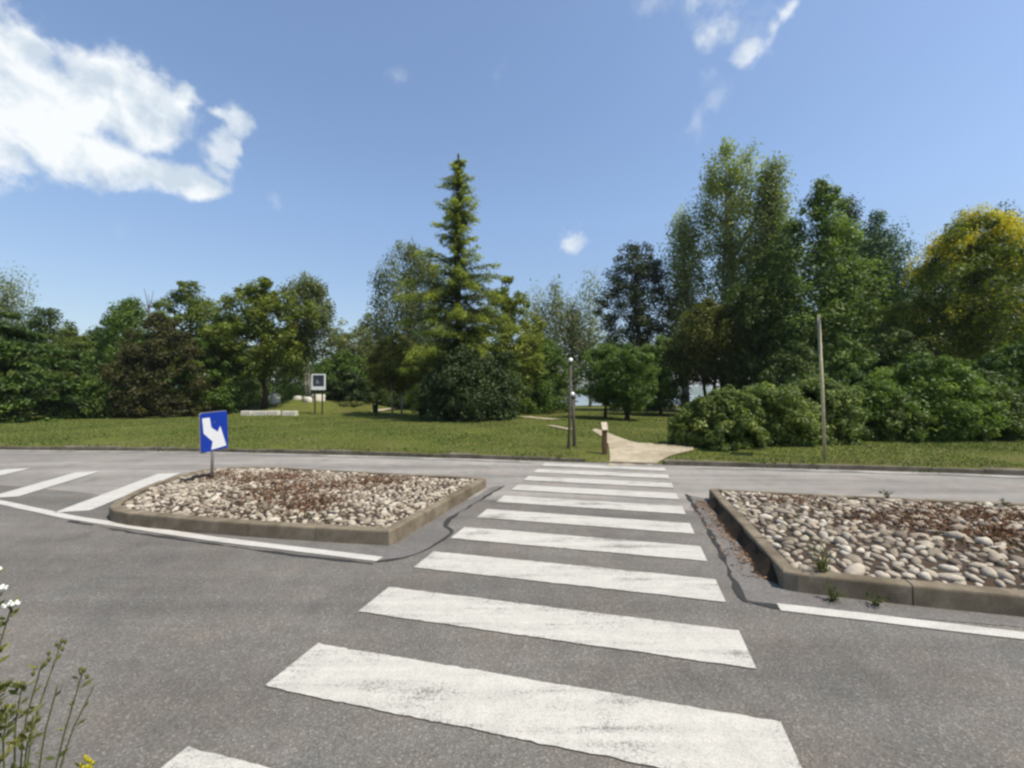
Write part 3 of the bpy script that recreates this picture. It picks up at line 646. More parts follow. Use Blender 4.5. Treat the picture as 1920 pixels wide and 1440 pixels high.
def lamp(px, base, top, lab, rg, rpost, D, dx=0):
    p = at(px, D); z0 = gz(p[0], p[1]); H = hz(top, D)-z0
    root = empty('lamp_post', (p[0], p[1], z0), lab, 'lamp post')
    mb = MB(); mb.tube([(0, 0, -.2), (0, 0, .02), (dx*.3, 0, .6), (dx, 0, H-rg*2)], [rpost*1.25, rpost*1.25, rpost, rpost*.85], 10); mb.build('post', M['poledark'], root, True)
    mb = MB(); mb.lathe((dx, 0, H-rg*2.1), [(rpost*.9, -.05), (rpost*1.6, -.02), (rg*.75, .02), (rg*.75, .05), (rpost, .06)], 14); mb.build('collar', M['poledark'], root, True)
    mb = MB(); k = np.linspace(-.5*math.pi+.25, .5*math.pi-.02, 9); mb.lathe((dx, 0, H-rg), [(rg*math.cos(a), rg*math.sin(a)) for a in k], 16); mb.build('globe', M['globe'], root, True)
lamp(1066, 842, 671, 'taller dark lamp post with white globe beside the path', .068, .042, 13.9, .07)
lamp(1077, 838, 735, 'shorter dark lamp post with white globe beside the taller lamp', .07, .05, 14.4, -.06)
D = 13.05; p0 = at(1133, D); z0 = gz(p0[0], p0[1]); root = empty('wooden_bollard', (p0[0], p0[1], z0), 'dark wooden marker post with slanted pale top at path entrance', 'bollard')
mb = MB(); w_ = .065; mb.add([(-w_,-w_,-.2),(w_,-w_,-.2),(w_,w_,-.2),(-w_,w_,-.2),(-w_,-w_,.70),(w_,-w_,.70),(w_,w_,.86),(-w_,w_,.86)], [(3,2,1,0),(4,5,6,7),(0,1,5,4),(1,2,6,5),(2,3,7,6),(3,0,4,7)]); mb.build('post', M['wood'], root, False, .012)
mb = MB(); mb.add([(-.085,-.09,.695),(.085,-.09,.695),(.085,.085,.905),(-.085,.085,.905),(-.085,-.10,.725),(.085,-.10,.725),(.085,.075,.935),(-.085,.075,.935)], [(3,2,1,0),(4,5,6,7),(0,1,5,4),(1,2,6,5),(2,3,7,6),(3,0,4,7)]); mb.build('top_board', M['endgrain'], root, False, .006)
# information board on two posts behind the boulders
D = 34.5; p0 = at(597, D); z0 = gz(p0[0], p0[1]); root = empty('information_board', (p0[0], p0[1], z0), 'white framed board with dark panel on two posts behind the boulders', 'information board')
w_ = 26/F*D/2; zt, zl = hz(701, D)-z0, hz(731, D)-z0
mb = MB()
for c_, d_ in (((0, 0, zt-.05), (2*w_, .09, .10)), ((0, 0, zl+.13), (2*w_, .09, .26)), ((-w_+.045, 0, (zt+zl)/2+.08), (.09, .09, zt-zl-.36)), ((w_-.045, 0, (zt+zl)/2+.08), (.09, .09, zt-zl-.36))): mb.box(c_, d_)
mb.build('frame', M['whiteframe'], root)
mb = MB(); mb.box((0, .02, (zt+zl)/2+.08), (2*w_-.18, .04, zt-zl-.36)); mb.build('dark_panel', M['darkboard'], root)
mb = MB(); mb.box((-.1, -.006, (zt+zl)/2+.0), (.14, .012, .3)); mb.box((.02, -.006, (zt+zl)/2-.05), (.1, .012, .1)); mb.build('pale_motif', simple('motif_grey', (.2, .21, .22), .5), root)
for sx in (-1, 1):
    mb = MB(); mb.box((sx*(w_-.25), .07, zl/2+.2), (.1, .08, zl+.7)); mb.build('post', M['poledark'], root)
def boulder(px, py0, py1, hw, D, lab):
    p = at(px, D); z0 = gz(p[0], p[1]); r = hw/F*D; h = float(np.clip(hz(py0, D)-z0, .3, (py1-py0+4)/F*D))
    bm = bmesh.new(); bmesh.ops.create_icosphere(bm, subdivisions=3, radius=1); k = rng.normal(0, 1.6, (4, 3)); f_ = rng.uniform(0, 6, 4)
    for v in bm.verts:
        c = np.array(v.co); g_ = 1+.12*sum(math.sin(c@k[i]+f_[i]) for i in range(4)); c = c*g_; c[2] = min(c[2], .72); v.co = (c[0]*r, c[1]*r*.75, max(c[2], -.3)*h/.72)
    me = bpy.data.meshes.new('boulder'); bm.to_mesh(me); bm.free(); o = link('boulder', me, M['boulder']); o.location = p[0], p[1], z0
    tag(o, lab, 'boulder', 'pale boulders on the grass mound')
boulder(517, 737, 752, 10, 38.2, 'small pale boulder alone on the grass mound, beside a dark trunk')
boulder(560, 744, 754, 11, 39.5, 'low pale boulder on the mound, farthest from the information board')
boulder(577, 744, 756, 10, 38.5, 'pale boulder between two others on the grass mound')
boulder(596, 739, 752, 13, 39.3, 'whitest pale boulder on the mound, right under the information board')
# long pale stone blocks at the foot of the mound
for i, (x0, x1, lab) in enumerate(((455, 474, 'short pale stone block at the far end of the row in the grass'), (477, 503, 'long pale stone block, second in the row in the grass'), (505, 524, 'pale stone block in the row, just beside the dark trunk'), (532, 557, 'pale stone block in the grass, past the dark trunk'))):
    D = 33.6; a = at(x0, D); b_ = at(x1, D); zc = gz((a[0]+b_[0])/2, D); mb = MB(); mb.box((0, 0, .12), (b_[0]-a[0], .5, .42), rng.normal(0, .03))
    o = mb.build('stone_block', M['boulder'], None, False, .04); o.location = ((a[0]+b_[0])/2, D, zc); tag(o, lab, 'stone block', 'pale stone blocks in a row')
D = 33.5; p0 = at(705, D); z0 = gz(p0[0], p0[1]); root = empty('litter_bin', (p0[0], p0[1], z0), 'small dark litter bin standing on the lawn', 'litter bin')
mb = MB(); mb.tube([(0, .05, -.1), (0, .05, 1.0)], .035, 8); mb.build('post', M['bin'], root)
mb = MB(); mb.lathe((0, -.14, .22), [(.17, 0), (.19, .1), (.21, .6), (.22, .62), (.19, .62), (.18, .3)], 14); mb.build('bin_body', M['bin'], root, True)
# ------------------------------------------------------------------ trees, from the nearest screen back
tree('spreading_conifer', 'dark low conifer in flat bright green tiers reaching the grass', 'tree', 12, 27, 585, 100, 'spread', 'vivid', 170, 70, .22, .17, .02, 'bark_dark', style='tier', zs=.45, lobes=.3)
tree('poplar_tree', 'grey columnar poplar rising far off above the low conifer', 'tree', 8, 62, 505, 24, 'column', 'grey', 90, 60, .3, .5, .1, style='up', group=None)
tree('dark_tree', 'dark round tree far behind the low tiered conifer', 'tree', 88, 52, 566, 46, 'round', 'deep', 110, 60, .3, .26, .08)
tree('dark_tree', 'dark mixed tree with thin pale stem right of the round one', 'tree', 132, 44, 612, 50, 'round', 'olive', 110, 60, .26, .26, .04, tbias=-.2)
tree('dark_conifer', 'small dark pointed conifer in the gap between broad trees', 'tree', 176, 46, 608, 28, 'cone', 'pine', 80, 60, .24, .4, .03)
tree('leafy_tree', 'green tree with ragged top beside the bare dead branches', 'tree', 240, 39, 553, 60, 'oval', 'green', 150, 60, .24, .2, .05, lobes=.4, style='up', tbias=-.05)
tree('plum_tree', 'dark brownish leaved tree spreading down to the grass', 'tree', 300, 32.5, 588, 84, 'shrub', 'brown', 190, 65, .2, .17, .02)
tree('broad_tree', 'broad dark olive tree with domed top behind the brown tree', 'tree', 352, 43, 523, 74, 'round', 'olive', 190, 60, .26, .19, .05, tbias=-.12)
tree('leafy_tree', 'bright green bushy tree down to the grass behind the arrow sign', 'tree', 398, 35, 606, 60, 'shrub', 'green', 180, 60, .2, .18, .02, tbias=.02)
tree('broad_tree', 'broad olive tree on a dark bare trunk beside the stone blocks', 'tree', 495, 36.5, 518, 78, 'round', 'olive', 210, 60, .24, .18, None, bot=705, tr=.17, bark='bark_dark', lobes=.35)
tree('slender_tree', 'slender grey green tree on thin pale stems by the board', 'tree', 578, 39.5, 512, 44, 'column', 'grey', 120, 50, .24, .26, None, bot=665, bark='bark_pale', style='up', lobes=.45, stems=3, tr=.08, tbias=-.2)
tree('leafy_tree', 'mid green bushy tree in dark shade between the boulders and trunks', 'tree', 540, 50, 640, 70, 'shrub', 'deep', 130, 60, .26, .2, .02)
tree('grey_tree', 'hazy grey green tree far behind the information board', 'tree', 640, 56, 596, 40, 'oval', 'grey', 110, 55, .28, .26, .05)
tree('grey_tree', 'hazy grey green tree beside the weeping tree', 'tree', 690, 60, 583, 42, 'oval', 'grey', 110, 55, .3, .26, .05, tbias=-.15)
tree('leafy_tree', 'low dark bushy tree right behind the information board', 'tree', 648, 42, 655, 50, 'shrub', 'green', 110, 60, .24, .24, .02, tbias=-.2)
tree('weeping_tree', 'tall rounded grey green weeping tree behind the golden tipped cedar', 'tree', 770, 49, 452, 72, 'weep', 'grey', 260, 60, .26, .18, .16, style='weep', tbias=-.22, lobes=.15)
tree('young_tree', 'small yellowish green tree on forked thin stems in the lawn', 'tree', 744, 34, 622, 62, 'oval', 'bronze', 130, 55, .2, .2, None, bot=732, bark='bark_pale', stems=3, tr=.06, tbias=.05)
tree('leafy_tree', 'green tree close behind the cedar on its path side', 'tree', 950, 36, 516, 70, 'oval', 'olive', 200, 60, .23, .18, .05, tbias=.1)
tree('leafy_tree', 'lower dark green tree by the pale path bend', 'tree', 1010, 41, 615, 60, 'shrub', 'green', 140, 60, .24, .2, .05, tbias=-.1)
for px, top, hw, lab in ((1008, 540, 24, 'thin airy poplar nearest the cedar in the far row'), (1042, 526, 26, 'thin airy poplar second from the cedar in the far row'), (1075, 560, 20, 'shortest thin airy poplar in the far row'), (1106, 512, 28, 'tallest thin airy poplar of the far row, beside the dark pine')):
    tree('poplar_tree', lab, 'tree', px, 58, top, hw, 'tall', 'grey', 70, 42, .3, .42, .18, 'bark_pale', 'airy poplars in the far row', zs=.9, style='up', lobes=.4, tbias=.05, tr=.14)
tree('pine_tree', 'dense blackish green pine with rounded top', 'tree', 1195, 46, 443, 70, 'round', 'pine', 260, 65, .24, .17, .12, 'bark_dark', lobes=.25, tbias=-.05)
tree('small_tree', 'small green tree on a thin dark trunk behind the marker post', 'tree', 1134, 31, 636, 54, 'round', 'green', 110, 55, .17, .22, None, bot=752, bark='bark_dark', tr=.09)
tree('small_tree', 'small dark green tree on the lawn in front of the pine', 'tree', 1176, 28.5, 644, 54, 'round', 'green', 110, 60, .17, .24, None, bot=768, bark='bark_dark', tr=.13, tbias=-.1)
tree('small_tree', 'round green low tree between the pine and bushes', 'tree', 1238, 35, 628, 60, 'round', 'green', 140, 60, .19, .22, None, bot=765, bark='bark_dark', tr=.1, tbias=-.05)
tree('poplar_tree', 'pale yellowish poplar just above the dark pine shoulder', 'tree', 1285, 44, 386, 34, 'column', 'pop', 170, 46, .25, .26, .2, 'bark_pale', style='up', lobes=.45, tbias=.2)
tree('poplar_tree', 'tallest tree, an airy poplar with sky showing through it', 'tree', 1372, 42, 258, 74, 'column', 'pop', 330, 48, .26, .15, .22, 'bark_pale', style='up', lobes=.55, tbias=.02, inner=.25, limbs=24)
tree('poplar_tree', 'leafy yellow green poplar leaning into the tallest tree', 'tree', 1450, 38, 298, 48, 'tall', 'pop', 300, 56, .24, .2, .1, 'bark', style='up', lobes=.4, tbias=-.15)
tree('bronze_tree', 'brownish bronze tree on bare trunks with water showing beneath', 'tree', 1330, 33, 560, 78, 'tall', 'bronze', 210, 60, .2, .2, None, bot=712, bark='bark_dark', stems=3, tr=.12, tbias=-.15, style='weep')
tree('yew_tree', 'deep green dense tree rising directly behind the bushes', 'tree', 1432, 31, 480, 90, 'tall', 'deep', 280, 65, .2, .17, .04, 'bark_dark', tbias=.1, style='weep')
tree('maple_tree', 'large fresh green maple with light leaf clusters behind the pole', 'tree', 1545, 29, 325, 88, 'tall', 'maple', 330, 62, .2, .15, .06, lobes=.3)
tree('pine_tree', 'blackish green pine peeping out behind the maple top', 'tree', 1592, 40, 355, 46, 'tall', 'pine', 190, 60, .24, .25, .1)
tree('spruce_tree', 'blue green conifer with upswept shoots beside the golden tree', 'tree', 1652, 33, 380, 62, 'tall', 'blue', 260, 60, .2, .18, .03, 'bark_dark', style='spruce', lobes=.2)
tree('dark_tree', 'dark tree top showing above the yellow blossom, nearer the conifer', 'tree', 1812, 38, 398, 38, 'oval', 'deep', 140, 55, .24, .26, .1, style='up')
tree('dark_tree', 'dark tree top showing above the yellow blossom at the picture edge', 'tree', 1892, 40, 384, 42, 'oval', 'deep', 140, 55, .24, .26, .1, style='up')
tree('dark_tree', 'deep green tree filling the gap behind the golden tree', 'tree', 1725, 34, 478, 70, 'round', 'deep', 190, 60, .22, .2, .04)
gt = tree('golden_tree', 'broad dark leaved tree crowned with yellow blossom', 'tree', 1832, 25.5, 404, 136, 'round', 'gold', 330, 62, .18, .14, .1, tr=.2, lobes=.5, inner=.35)
# blossom sprays over the upper crown of the golden tree
Dg = 25.5; Rg = 130/F*Dg; Hg = hz(404, Dg)-gz(at(1832, Dg)[0], Dg); n = 420
az = rng.uniform(0, 6.283, n); tt = np.where(rng.random(n) < .7, rng.uniform(.78, 1.0, n), rng.uniform(.35, .85, n)); pt, pr = zip(*PROF['round'])
rr = np.interp(tt, pt, pr)*Rg*rng.uniform(.55, 1.0, n); C = np.stack([rr*np.cos(az), rr*np.sin(az), Hg*(.12+.88*tt)+.10], 1)
C = C[(np.sin(C[:, 0]*1.7+.6)+np.sin(C[:, 1]*1.9+C[:, 2]*1.5)+np.sin(C[:, 2]*2.1) > -.35)]; n = len(C)
ax = np.tile([[0, 0, 1.0]], (n, 1)) + rng.normal(0, .35, (n, 3)); ax /= np.linalg.norm(ax, axis=1)[:, None]
Q, T = clumps(C, rng.uniform(.25, .65, n), 70, .12, 1.0, .5, None, .2, ax, 1.5); raw_mesh('blossom', Q, 4, T, L['blossom'], gt)
tree('leafy_tree', 'green tree filling the gap behind the small pointed conifer', 'tree', 205, 47, 588, 50, 'oval', 'green', 120, 60, .26, .24, .04, tbias=-.1)
tree('leafy_tree', 'olive tree top between the two broad olive trees', 'tree', 425, 46, 556, 46, 'oval', 'olive', 120, 60, .26, .24, .04, tbias=-.1)
# trees just outside the frame keep the rows going
tree('broad_tree', 'broad olive tree beyond the low tiered conifer', 'tree', -150, 30, 540, 110, 'round', 'olive', 150, 55, .3, .2, .05)
tree('broad_tree', 'broad green tree beyond the golden tree', 'tree', 2080, 25, 400, 120, 'round', 'green', 150, 55, .3, .2, .05)
# ------------------------------------------------------------------ the deodar cedar
D = 30.0; px0 = 858; p0 = at(px0, D); z0 = gz(p0[0], p0[1]); H = hz(283, D)-z0
root = empty('cedar_tree', (p0[0], p0[1], z0), 'tall pointed cedar with golden green branch tips standing alone on the lawn', 'tree')
mb = MB(); k = np.linspace(0, 1, 12); mb.tube([(.12*math.sin(q*7), .1*math.cos(q*5), -.2+q*(H+.15)) for q in k], [.30*(1-q)**.85+.008 for q in k], 9)
hp = [(0, 2.6), (.12, 3.0), (.26, 3.6), (.38, 3.6), (.46, 2.9), (.52, 2.5), (.58, 1.75), (.64, 1.3), (.70, 1.5), (.78, 1.4), (.84, .95), (.9, .75), (.95, .36), (1, .1)]
ha, hb = zip(*hp); Cs = []; Rs = []; Ts = []; Ax = []; z = 1.2
while z < H*.965:
    tq = z/H; nb = rng.integers(4, 7); a0 = rng.uniform(0, 6.28); up_ = tq > .55
    for j in range(nb):
        az = a0+j*6.283/nb+rng.normal(0, .4); Lb = np.interp(tq, ha, hb)*rng.choice([rng.uniform(.35, .65), rng.uniform(.65, 1.0), rng.uniform(1.0, 1.4)])
        e = np.array([math.cos(az), math.sin(az), 0]); sd_ = np.array([-e[1], e[0], 0]); zz = z+rng.normal(0, .2)
        rise = rng.uniform(.15, .75) if up_ else rng.uniform(.0, .5); fall = .35*rng.uniform(.4, 1.2) if not up_ else .25*rng.uniform(0, 1.3)
        m = max(4, int(Lb/.20)); P = [np.array([0, 0, zz])+e*Lb*q+np.array([0, 0, rise*Lb*q-fall*Lb*q**2.3]) for q in np.linspace(0, 1, m)]
        mb.tube([P[0], P[m//2], P[-1]], [.055*(1-tq)+.010, .035*(1-tq)+.007, .006], 4, cap=False)
        for i, p in enumerate(P):
            q = i/(m-1)
            if q < .12 and Lb > 1.2: continue
            ws = (.10+.58*math.sin(math.pi*min(1, q*.85+.1)))*min(1, Lb/3.2)*.8+.03
            for s_ in ((-1, 0, 1) if Lb > 1.6 else (0, rng.choice([-1, 1]))):
                Cs.append(p+sd_*s_*ws*rng.uniform(.4, 1.1)+np.array([0, 0, -.22*abs(s_)*ws-rng.exponential(.07)])); Rs.append(rng.uniform(.12, .25)*(1.3 if not up_ else .85))
                Ts.append(np.clip(.02+.75*q**1.4+.22*(rng.random()-.5)+(.14 if up_ else 0), 0, 1)); a = e*.8+sd_*s_*.5+np.array([0, 0, -.75 if rng.random() < .55 else .1]); Ax.append(a/np.linalg.norm(a))
    z += rng.uniform(.26, .42) if not up_ else rng.uniform(.22, .36)
for z in np.arange(H*.90, H*.998, .06):
    w_ = .16*(1-(z/H-.90)/.10)+.02; Cs.append(np.array([rng.normal(0, w_*.6), rng.normal(0, w_*.6), z])); Rs.append(w_+.03); Ts.append(.7); Ax.append(np.array([0, 0, 1.0]))
Cs = np.array(Cs); Q, T = clumps(Cs, np.array(Rs), 25, .135, .8, .55, np.array(Ts), .15, np.array(Ax), 2.0, .36)
raw_mesh('crown', Q, 4, T, L['cedar'], root); mb.build('trunk', M['bark_dark'], root, True)
# ------------------------------------------------------------------ shrubs
shrub('large dark glossy shrub at the foot of the golden tipped cedar', 875, 800, 646, 84, 'holly', 28.2, 240, 75, .17, None, .2)
shrub('dark green shrub leaning out on the path side of the cedar', 935, 790, 640, 50, 'deep', 29.5, 120, 70, .17, None, .26)
shrub('very dark shrub behind the boulders and the information board', 650, 772, 690, 42, 'holly', 41, 90, 60, .22)
shrub('pale bright green low weeds on the mound beside the bin', 655, 783, 757, 26, 'weed', 39.5, 50, 50, .15)
G = 'bushes along the far verge'
shrub('low green bush at the path end of the hedge row', 1302, 842, 752, 46, 'shrub', None, 110, 70, .10, G)
shrub('rounded grey green bush, second from the path entrance', 1362, 846, 722, 62, 'shrub', None, 150, 75, .11, G, tbias=.02)
shrub('spreading grey green bush, third from the path entrance', 1440, 842, 712, 74, 'shrub', None, 170, 75, .11, G, tbias=.05)
shrub('grey green bush right behind the tall pale pole', 1530, 838, 700, 72, 'shrub', None, 170, 75, .11, G, tbias=-.05)
shrub('darker bush just past the tall pale pole', 1612, 834, 698, 66, 'green', None, 160, 75, .11, G, tbias=-.08)
shrub('tall fresh green bush under the blue green conifer', 1735, 832, 660, 82, 'green', None, 210, 75, .12, G, tbias=.12)
shrub('leafy bush filling the gap before the conifer, lower than its neighbours', 1672, 836, 728, 56, 'shrub', None, 130, 75, .11, G, tbias=-.1)
shrub('dark bush in deep shade below the golden tree', 1836, 828, 690, 74, 'deep', None, 170, 75, .12, G, tbias=.05)
shrub('dark green tall bush under the golden tree, at the picture edge', 1915, 824, 640, 80, 'green', None, 190, 75, .12, G, tbias=-.15)
shrub('dense bush beyond the last one under the golden tree', 2030, 826, 690, 80, 'green', None, 110, 60, .14, G)
shrub('pale leaved bush standing higher behind the pole bushes', 1590, 812, 625, 56, 'maple', 22, 130, 70, .14, None, tbias=-.1)
shrub('dark undergrowth bush between the trunks of the yew', 1490, 812, 640, 66, 'deep', 25, 130, 70, .16)
shrub('dark undergrowth bush below the blue green conifer', 1680, 812, 610, 62, 'deep', 24, 140, 70, .16)
for px, base, top, hw, lf, lab in ((70, 779, 690, 55, 'deep', 'dark bush between the tiered conifer and the dark brownish tree'), (165, 784, 700, 50, 'green', 'low green bush at the foot of the small pointed conifer'), (225, 783, 716, 44, 'deep', 'low dark bush tucked against the brown tree'), (448, 771, 690, 46, 'deep', 'dark bush between the bright bushy tree and the stone blocks'), (606, 768, 672, 60, 'green', 'broad green bush behind the pale boulders'), (690, 768, 668, 46, 'bronze', 'yellowish bush behind the litter bin'), (745, 768, 690, 50, 'deep', 'dark bush behind the forked young tree'), (806, 769, 640, 44, 'green', 'green bush between the young tree and the cedar'), (985, 775, 665, 48, 'green', 'green bush where the pale path begins behind the cedar'), (1030, 767, 690, 40, 'olive', 'olive bush under the airy poplars')):
    shrub(lab, px, base, top, hw, lf, min(46, 1350/(base-740)), 100, 60, .19, None, .24, tbias=-.05)
# bare dead branches above the green tree
p0 = at(272, 38); z0 = gz(*p0[:2]); root = empty('dead_tree', (p0[0], p0[1], z0), 'bare dead branches sticking out above the dark brownish tree', 'tree'); mb = MB(); h = lambda y: hz(y, 38)-z0
mb.tube([(0, 0, -.2), (.1, 0, 5), (.2, 0, h(570))], [.14, .09, .05], 6)
mb.build('trunk', M['bark'], root, True)
for a, b_, c_ in ((.2, -.35, 538), (.2, .45, 543), (.1, -.7, 560), (.2, .05, 550)):
    mb = MB(); mb.tube([(a*.8, 0, h(585)), ((a+b_)/2, .1, h((585+c_)/2)), (b_, .1, h(c_))], [.045, .03, .012], 5); mb.build('branch', M['bark'], root, True)
# ------------------------------------------------------------------ distant wood as one mass
W = []; T = []
for px in np.arange(-500, 2500, 11):
    if 1045 < px < 1125 or 1262 < px < 1352: continue
    D = rng.uniform(60, 67); topy = 640+14*math.sin(px*.021)+10*math.sin(px*.053+1) - (60 if px > 1352 else 0); x = (px-960)/F*D
    zt = hz(topy, D)*rng.uniform(.85, 1.02); m = 14; zz = rng.uniform(.03, 1, m)*zt
    C = np.column_stack([x+rng.normal(0, .7, m), D+rng.normal(0, 1.2, m), zz]); q, t_ = clumps(C, rng.uniform(.6, 1.2, m), 34, .42, .9, .5, rng.normal(.35, .15, m)); W.append(q); T.append(t_)
tag(raw_mesh('distant_wood', np.concatenate(W), 4, np.concatenate(T), L['deep']), kind='stuff')
# ------------------------------------------------------------------ grass
def blades(name, P, h, mat, wd=.012, lean=.35, tmu=.5):
    n = len(P); a = rng.uniform(0, 6.283, n); e = np.stack([np.cos(a), np.sin(a), np.zeros(n)], 1); s = np.stack([-np.sin(a), np.cos(a), np.zeros(n)], 1)
    hh = (h*rng.uniform(.5, 1.3, n))[:, None]; w_ = (wd*rng.uniform(.7, 1.4, n))[:, None] if not hasattr(wd, '__len__') else wd[:, None]
    tip = P+np.array([0, 0, 1])*hh+e*hh*rng.uniform(0, 2*lean, (n, 1))
    V = np.stack([P-s*w_, P+s*w_, tip], 1).reshape(-1, 3); return raw_mesh(name, V, 3, np.clip(rng.normal(0, .2, n)+tmu, 0, 1), mat)
M['grass'] = tinted('grass_blade', [(0, (.056, .088, .016)), (.45, (.094, .140, .026)), (.75, (.135, .172, .040)), (1, (.22, .18, .085))], .7, .2)
def scatter(n, dmin, dmax):
    d = dmin*(dmax/dmin)**rng.random(n); px = rng.uniform(-150, 2070, n); x = (px-960)/F*d; return x, d
x, y = scatter(190000, 10.5, 44); ky = yk(x); e = y-ky
pathpoly = [p[:2] for p in pts]; P2 = np.stack([x, y], 1)
keep = (e > .12) & (~inside(P2, pathpoly) | ((edge_dist(P2, pathpoly) < .28*rng.random(len(x))**1.5) & (e > .4))); x, y, e = x[keep], y[keep], e[keep]
bare = (np.sin(x*.9+2)*np.sin(x*.37+y*.8) > .45) & (e < 2.2) & (rng.random(len(x)) < .75); x, y, e = x[~bare], y[~bare], e[~bare]
P = np.column_stack([x, y, ground_z(x, y)-.01]); tag(blades('grass', P, np.where(e < .4, .08, .05+.015*np.sin(x*.8)*np.sin(y*.7)), M['grass'], .006+.0009*y, .35, np.clip(.42+.5*np.exp(-e/.9)+.16*np.sin(x*.7+1)*np.sin(y*.5+x*.2), 0, 1)), kind='stuff')
x = rng.uniform(-16, 13, 2600); x = x[np.sin(x*2.1)+np.sin(x*5.3)*.8+rng.normal(0, .4, len(x)) > .5]; y = yk(x)+rng.normal(.06, .07, len(x)); x, y = x[(x < 2.4) | (x > 4.2)], y[(x < 2.4) | (x > 4.2)]
tag(blades('grass', np.column_stack([x, y, np.where(y > yk(x), .11, 0.0)]), np.full(len(x), .09), M['grass'], .016, .5, .35), kind='stuff')
# ------------------------------------------------------------------ weeds on the island kerb
def weed(label, x, y, z, h, n, spread, cat='weed', leafn=60, group=None, tm=.5):
    root = empty('weed', (x, y, z), label, cat, group); mb = MB(); C = []; A_ = []
    for i in range(n):
        a = rng.uniform(0, 6.28); l = rng.uniform(.3, 1)*spread; hh = h*rng.uniform(.5, 1.1); tip = np.array([math.cos(a)*l, math.sin(a)*l, hh]); mid = tip*np.array([.35, .35, .6])
        mb.tube([(rng.normal(0, .02), rng.normal(0, .02), -.02), mid, tip], [.0035, .003, .0015], 4, 0, .5, False)
        for q in rng.random(max(1, leafn//n)): C.append((mid*q*2 if q < .5 else mid+(tip-mid)*(q*2-1))+rng.normal(0, .012, 3)); A_.append(q)
    mb.build('stem', L['weed'], root); C = np.array(C); nn = rdir(len(C)); nn[:, 2] += .5; nn /= np.linalg.norm(nn, axis=1)[:, None]
    raw_mesh('foliage', leaves_quads(C, nn, rng.uniform(.02, .06, len(C)), .35), 4, np.clip(rng.normal(tm, .2, len(C)), 0, 1), L['weed'], root)
weed('bushy green weed growing over the kerb corner of the cobbled island', 2.92, 4.22, .15, .30, 22, .2, leafn=150)
weed('low dark tuft of weed at the kerb foot below the green weed', 2.86, 4.02, .01, .13, 12, .12, leafn=90, tm=.05)
weed('small dark tuft of weed in the gutter beside the larger tuft', 3.18, 3.93, .01, .10, 9, .10, leafn=50, tm=.05)
weed('thin dry weed on the far kerb of the cobbled island', 6.0, 7.15, .2, .13, 10, .14, leafn=70, tm=.3)
weed('sparse dry weed poking up among the far cobbles', 7.3, 6.65, .2, .12, 8, .12, leafn=50, tm=.35)
# ------------------------------------------------------------------ wild plants beside the camera
def wild(label, stems, flower, leafm, name='wildflower_plant'):
    b0 = np.array(stems[0][0]); root = empty(name, tuple(b0), label, 'wild plant'); LQ = []; LT = []
    for base, mids, tip, kind, dens in stems:
        P = smoothline([np.array(base)-b0]+[np.array(q)-b0 for q in mids]+[np.array(tip)-b0], 2); mb = MB(); k = len(P)
        mb.tube(P, [.0032*(1-.55*i/k) for i in range(k)], 6); mb.build('stem', L['weed'], root, True)
        for _ in range(dens):
            q = rng.uniform(.35, 1); p = P[int(q*(k-1))]; a = rng.uniform(0, 6.28); d = np.array([math.cos(a), math.sin(a), rng.uniform(.3, 1.3)]); d /= np.linalg.norm(d); l = rng.uniform(.018, .042)
            nn = np.cross(d, rdir(1)[0]); nn /= np.linalg.norm(nn); LQ.append(leaves_quads((p+d*l*.6)[None], nn[None], np.array([l]), .38, d[None])); LT.append(rng.normal(.5, .22))
        p = P[-1]
        if kind == 'white':
            mb = MB()
            for _ in range(26):
                c_ = p+np.array([rng.normal(0, .012), rng.normal(0, .012), rng.normal(0, .003)]); mb.lathe(c_, [(.001, -.004), (.0038, 0), (.003, .003), (.0008, .004)], 6)
            mb.build('flower_head', M['whiteframe'], root)
            mb = MB()
            for _ in range(9): mb.tube([p-np.array([0, 0, .03]), p+np.array([rng.normal(0, .012), rng.normal(0, .012), -.004])], .0009, 3)
            mb.build('flower_stalk', L['weed'], root)
        elif kind in ('bud', 'yellow'):
            mb = MB()
            for _ in range(5 if kind == 'bud' else 12):
                c_ = p+rng.normal(0, .010, 3); mb.lathe(c_, [(.0012, -.008), (.005, -.002), (.0048, .004), (.0015, .009)], 7)
            mb.build('flower_bud', L['blossom'] if kind == 'yellow' else L['weed'], root, True)
    raw_mesh('foliage', np.concatenate(LQ), 4, np.clip(LT, 0, 1), leafm, root)
def W3(px, py, D): return (lambda q: (q[0], q[1], hz(py, D)))(at(px, D))
zg = .12; D = 1.45
B1 = (at(20, D)[0], D, zg); B2 = (at(70, D)[0], D, zg)
wild('tall weed with small white flower heads at the verge edge', [
  (B1, [W3(-6, 1300, D)], W3(8, 1100, D), 'white', 22), (B1, [W3(-10, 1280, D)], W3(34, 1128, D), 'white', 18), (B1, [W3(-30, 1250, D)], W3(-4, 1064, D), 'white', 20), (B1, [W3(-40, 1300, D+.05)], W3(-30, 1150, D+.05), 'white', 26), (B1, [W3(-8, 1350, D)], W3(4, 1215, D), 'bud', 55), (B1, [W3(-4, 1350, D-.05)], W3(14, 1280, D-.05), 'bud', 60)], None, L['weed'])
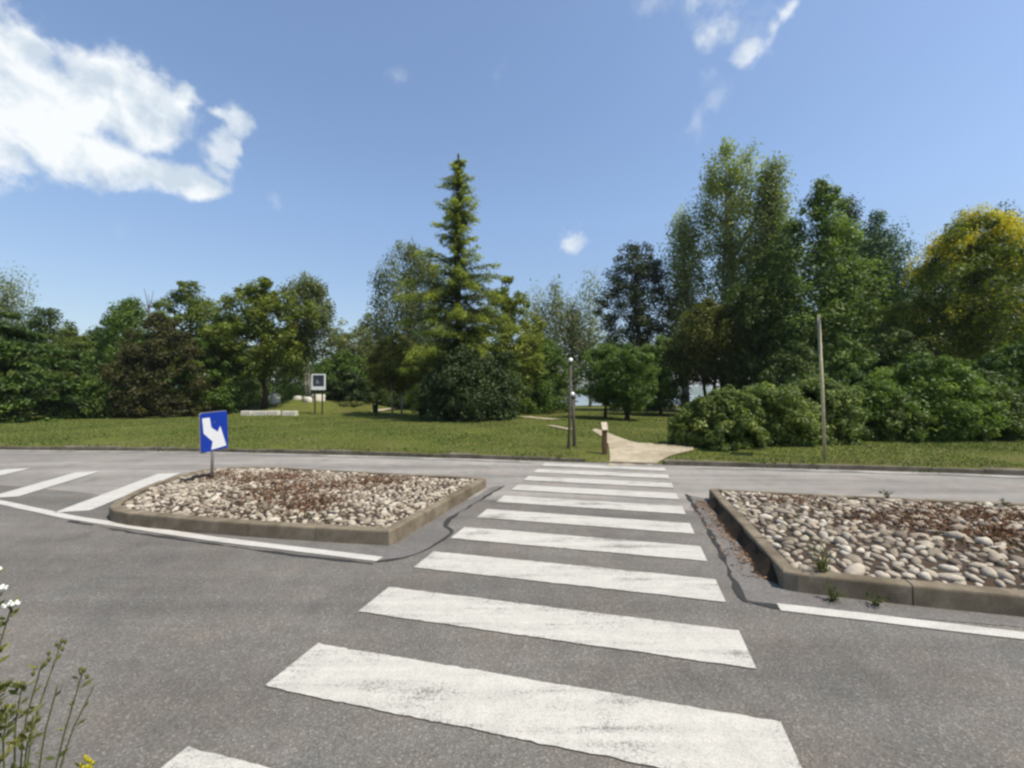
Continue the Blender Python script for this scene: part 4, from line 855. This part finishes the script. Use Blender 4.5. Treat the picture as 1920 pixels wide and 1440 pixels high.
wild('straggly green weed with yellowish buds leaning over the asphalt', [
  (B2, [W3(60, 1400, D)], W3(126, 1200, D+.1), 'bud', 14), (B2, [W3(120, 1420, D)], W3(166, 1255, D), 'bud', 16), (B2, [W3(130, 1400, D)], W3(190, 1275, D+.05), '', 4), (B2, [W3(50, 1390, D)], W3(92, 1235, D), 'bud', 26), (B2, [W3(40, 1380, D)], W3(56, 1275, D), 'bud', 40), (B2, [W3(20, 1400, D-.1)], W3(30, 1330, D-.1), 'bud', 60), (B2, [W3(60, 1420, D-.05)], W3(78, 1345, D-.05), '', 30), (B2, [W3(90, 1400, D)], W3(122, 1275, D), '', 8), (B2, [W3(10, 1420, D)], W3(8, 1320, D), 'bud', 60), (B2, [W3(140, 1480, D-.05)], W3(178, 1425, D-.05), 'yellow', 12)], None, L['weed'])

# ------------------------------------------------------------------ far shore across the lake, and the air in front of it
hx = np.linspace(-3600, 3600, 145); ys_ = np.array([2500, 2620, 2800, 3050, 3300.0]); hs_ = np.array([-2, .55, .9, 1.0, .8])
HX, HY = np.meshgrid(hx, ys_); prof_ = 46+16*np.sin(HX*.0021+.6)+10*np.sin(HX*.0057+2)+5*np.sin(HX*.017); HZ = np.where(hs_[:, None] < 0, -2.5, prof_*hs_[:, None])+rng.normal(0, 1.2, HX.shape)
idx = np.arange(HX.size).reshape(HX.shape); Fq = np.stack([idx[:-1, :-1], idx[:-1, 1:], idx[1:, 1:], idx[1:, :-1]], -1).reshape(-1, 4)
hm, t, b = nt('wooded_hill'); setc(t, b, ramp(t, noise(t, .03, 6, .6, objvec(t)), [(.35, (.03, .05, .02)), (.65, (.07, .10, .035))])); b.inputs['Roughness'].default_value = .95
tag(raw_mesh('hills', np.stack([HX.ravel(), HY.ravel(), HZ.ravel()], 1), 4, np.zeros(len(Fq)), hm, None, True, Fq), kind='structure')
am = bpy.data.materials.new('air'); am.use_nodes = True; t = am.node_tree; t.nodes.remove(t.nodes['Principled BSDF'])
pv = N(t, 'ShaderNodeVolumePrincipled'); pv.inputs['Color'].default_value = (.80, .90, 1, 1); pv.inputs['Density'].default_value = 1.8e-4; pv.inputs['Anisotropy'].default_value = .1
t.links.new(pv.outputs[0], t.nodes['Material Output'].inputs['Volume'])
mb = MB(); mb.box((0, 0, 40), (8800, 9000, 92)); tag(mb.build('haze', am), kind='stuff')
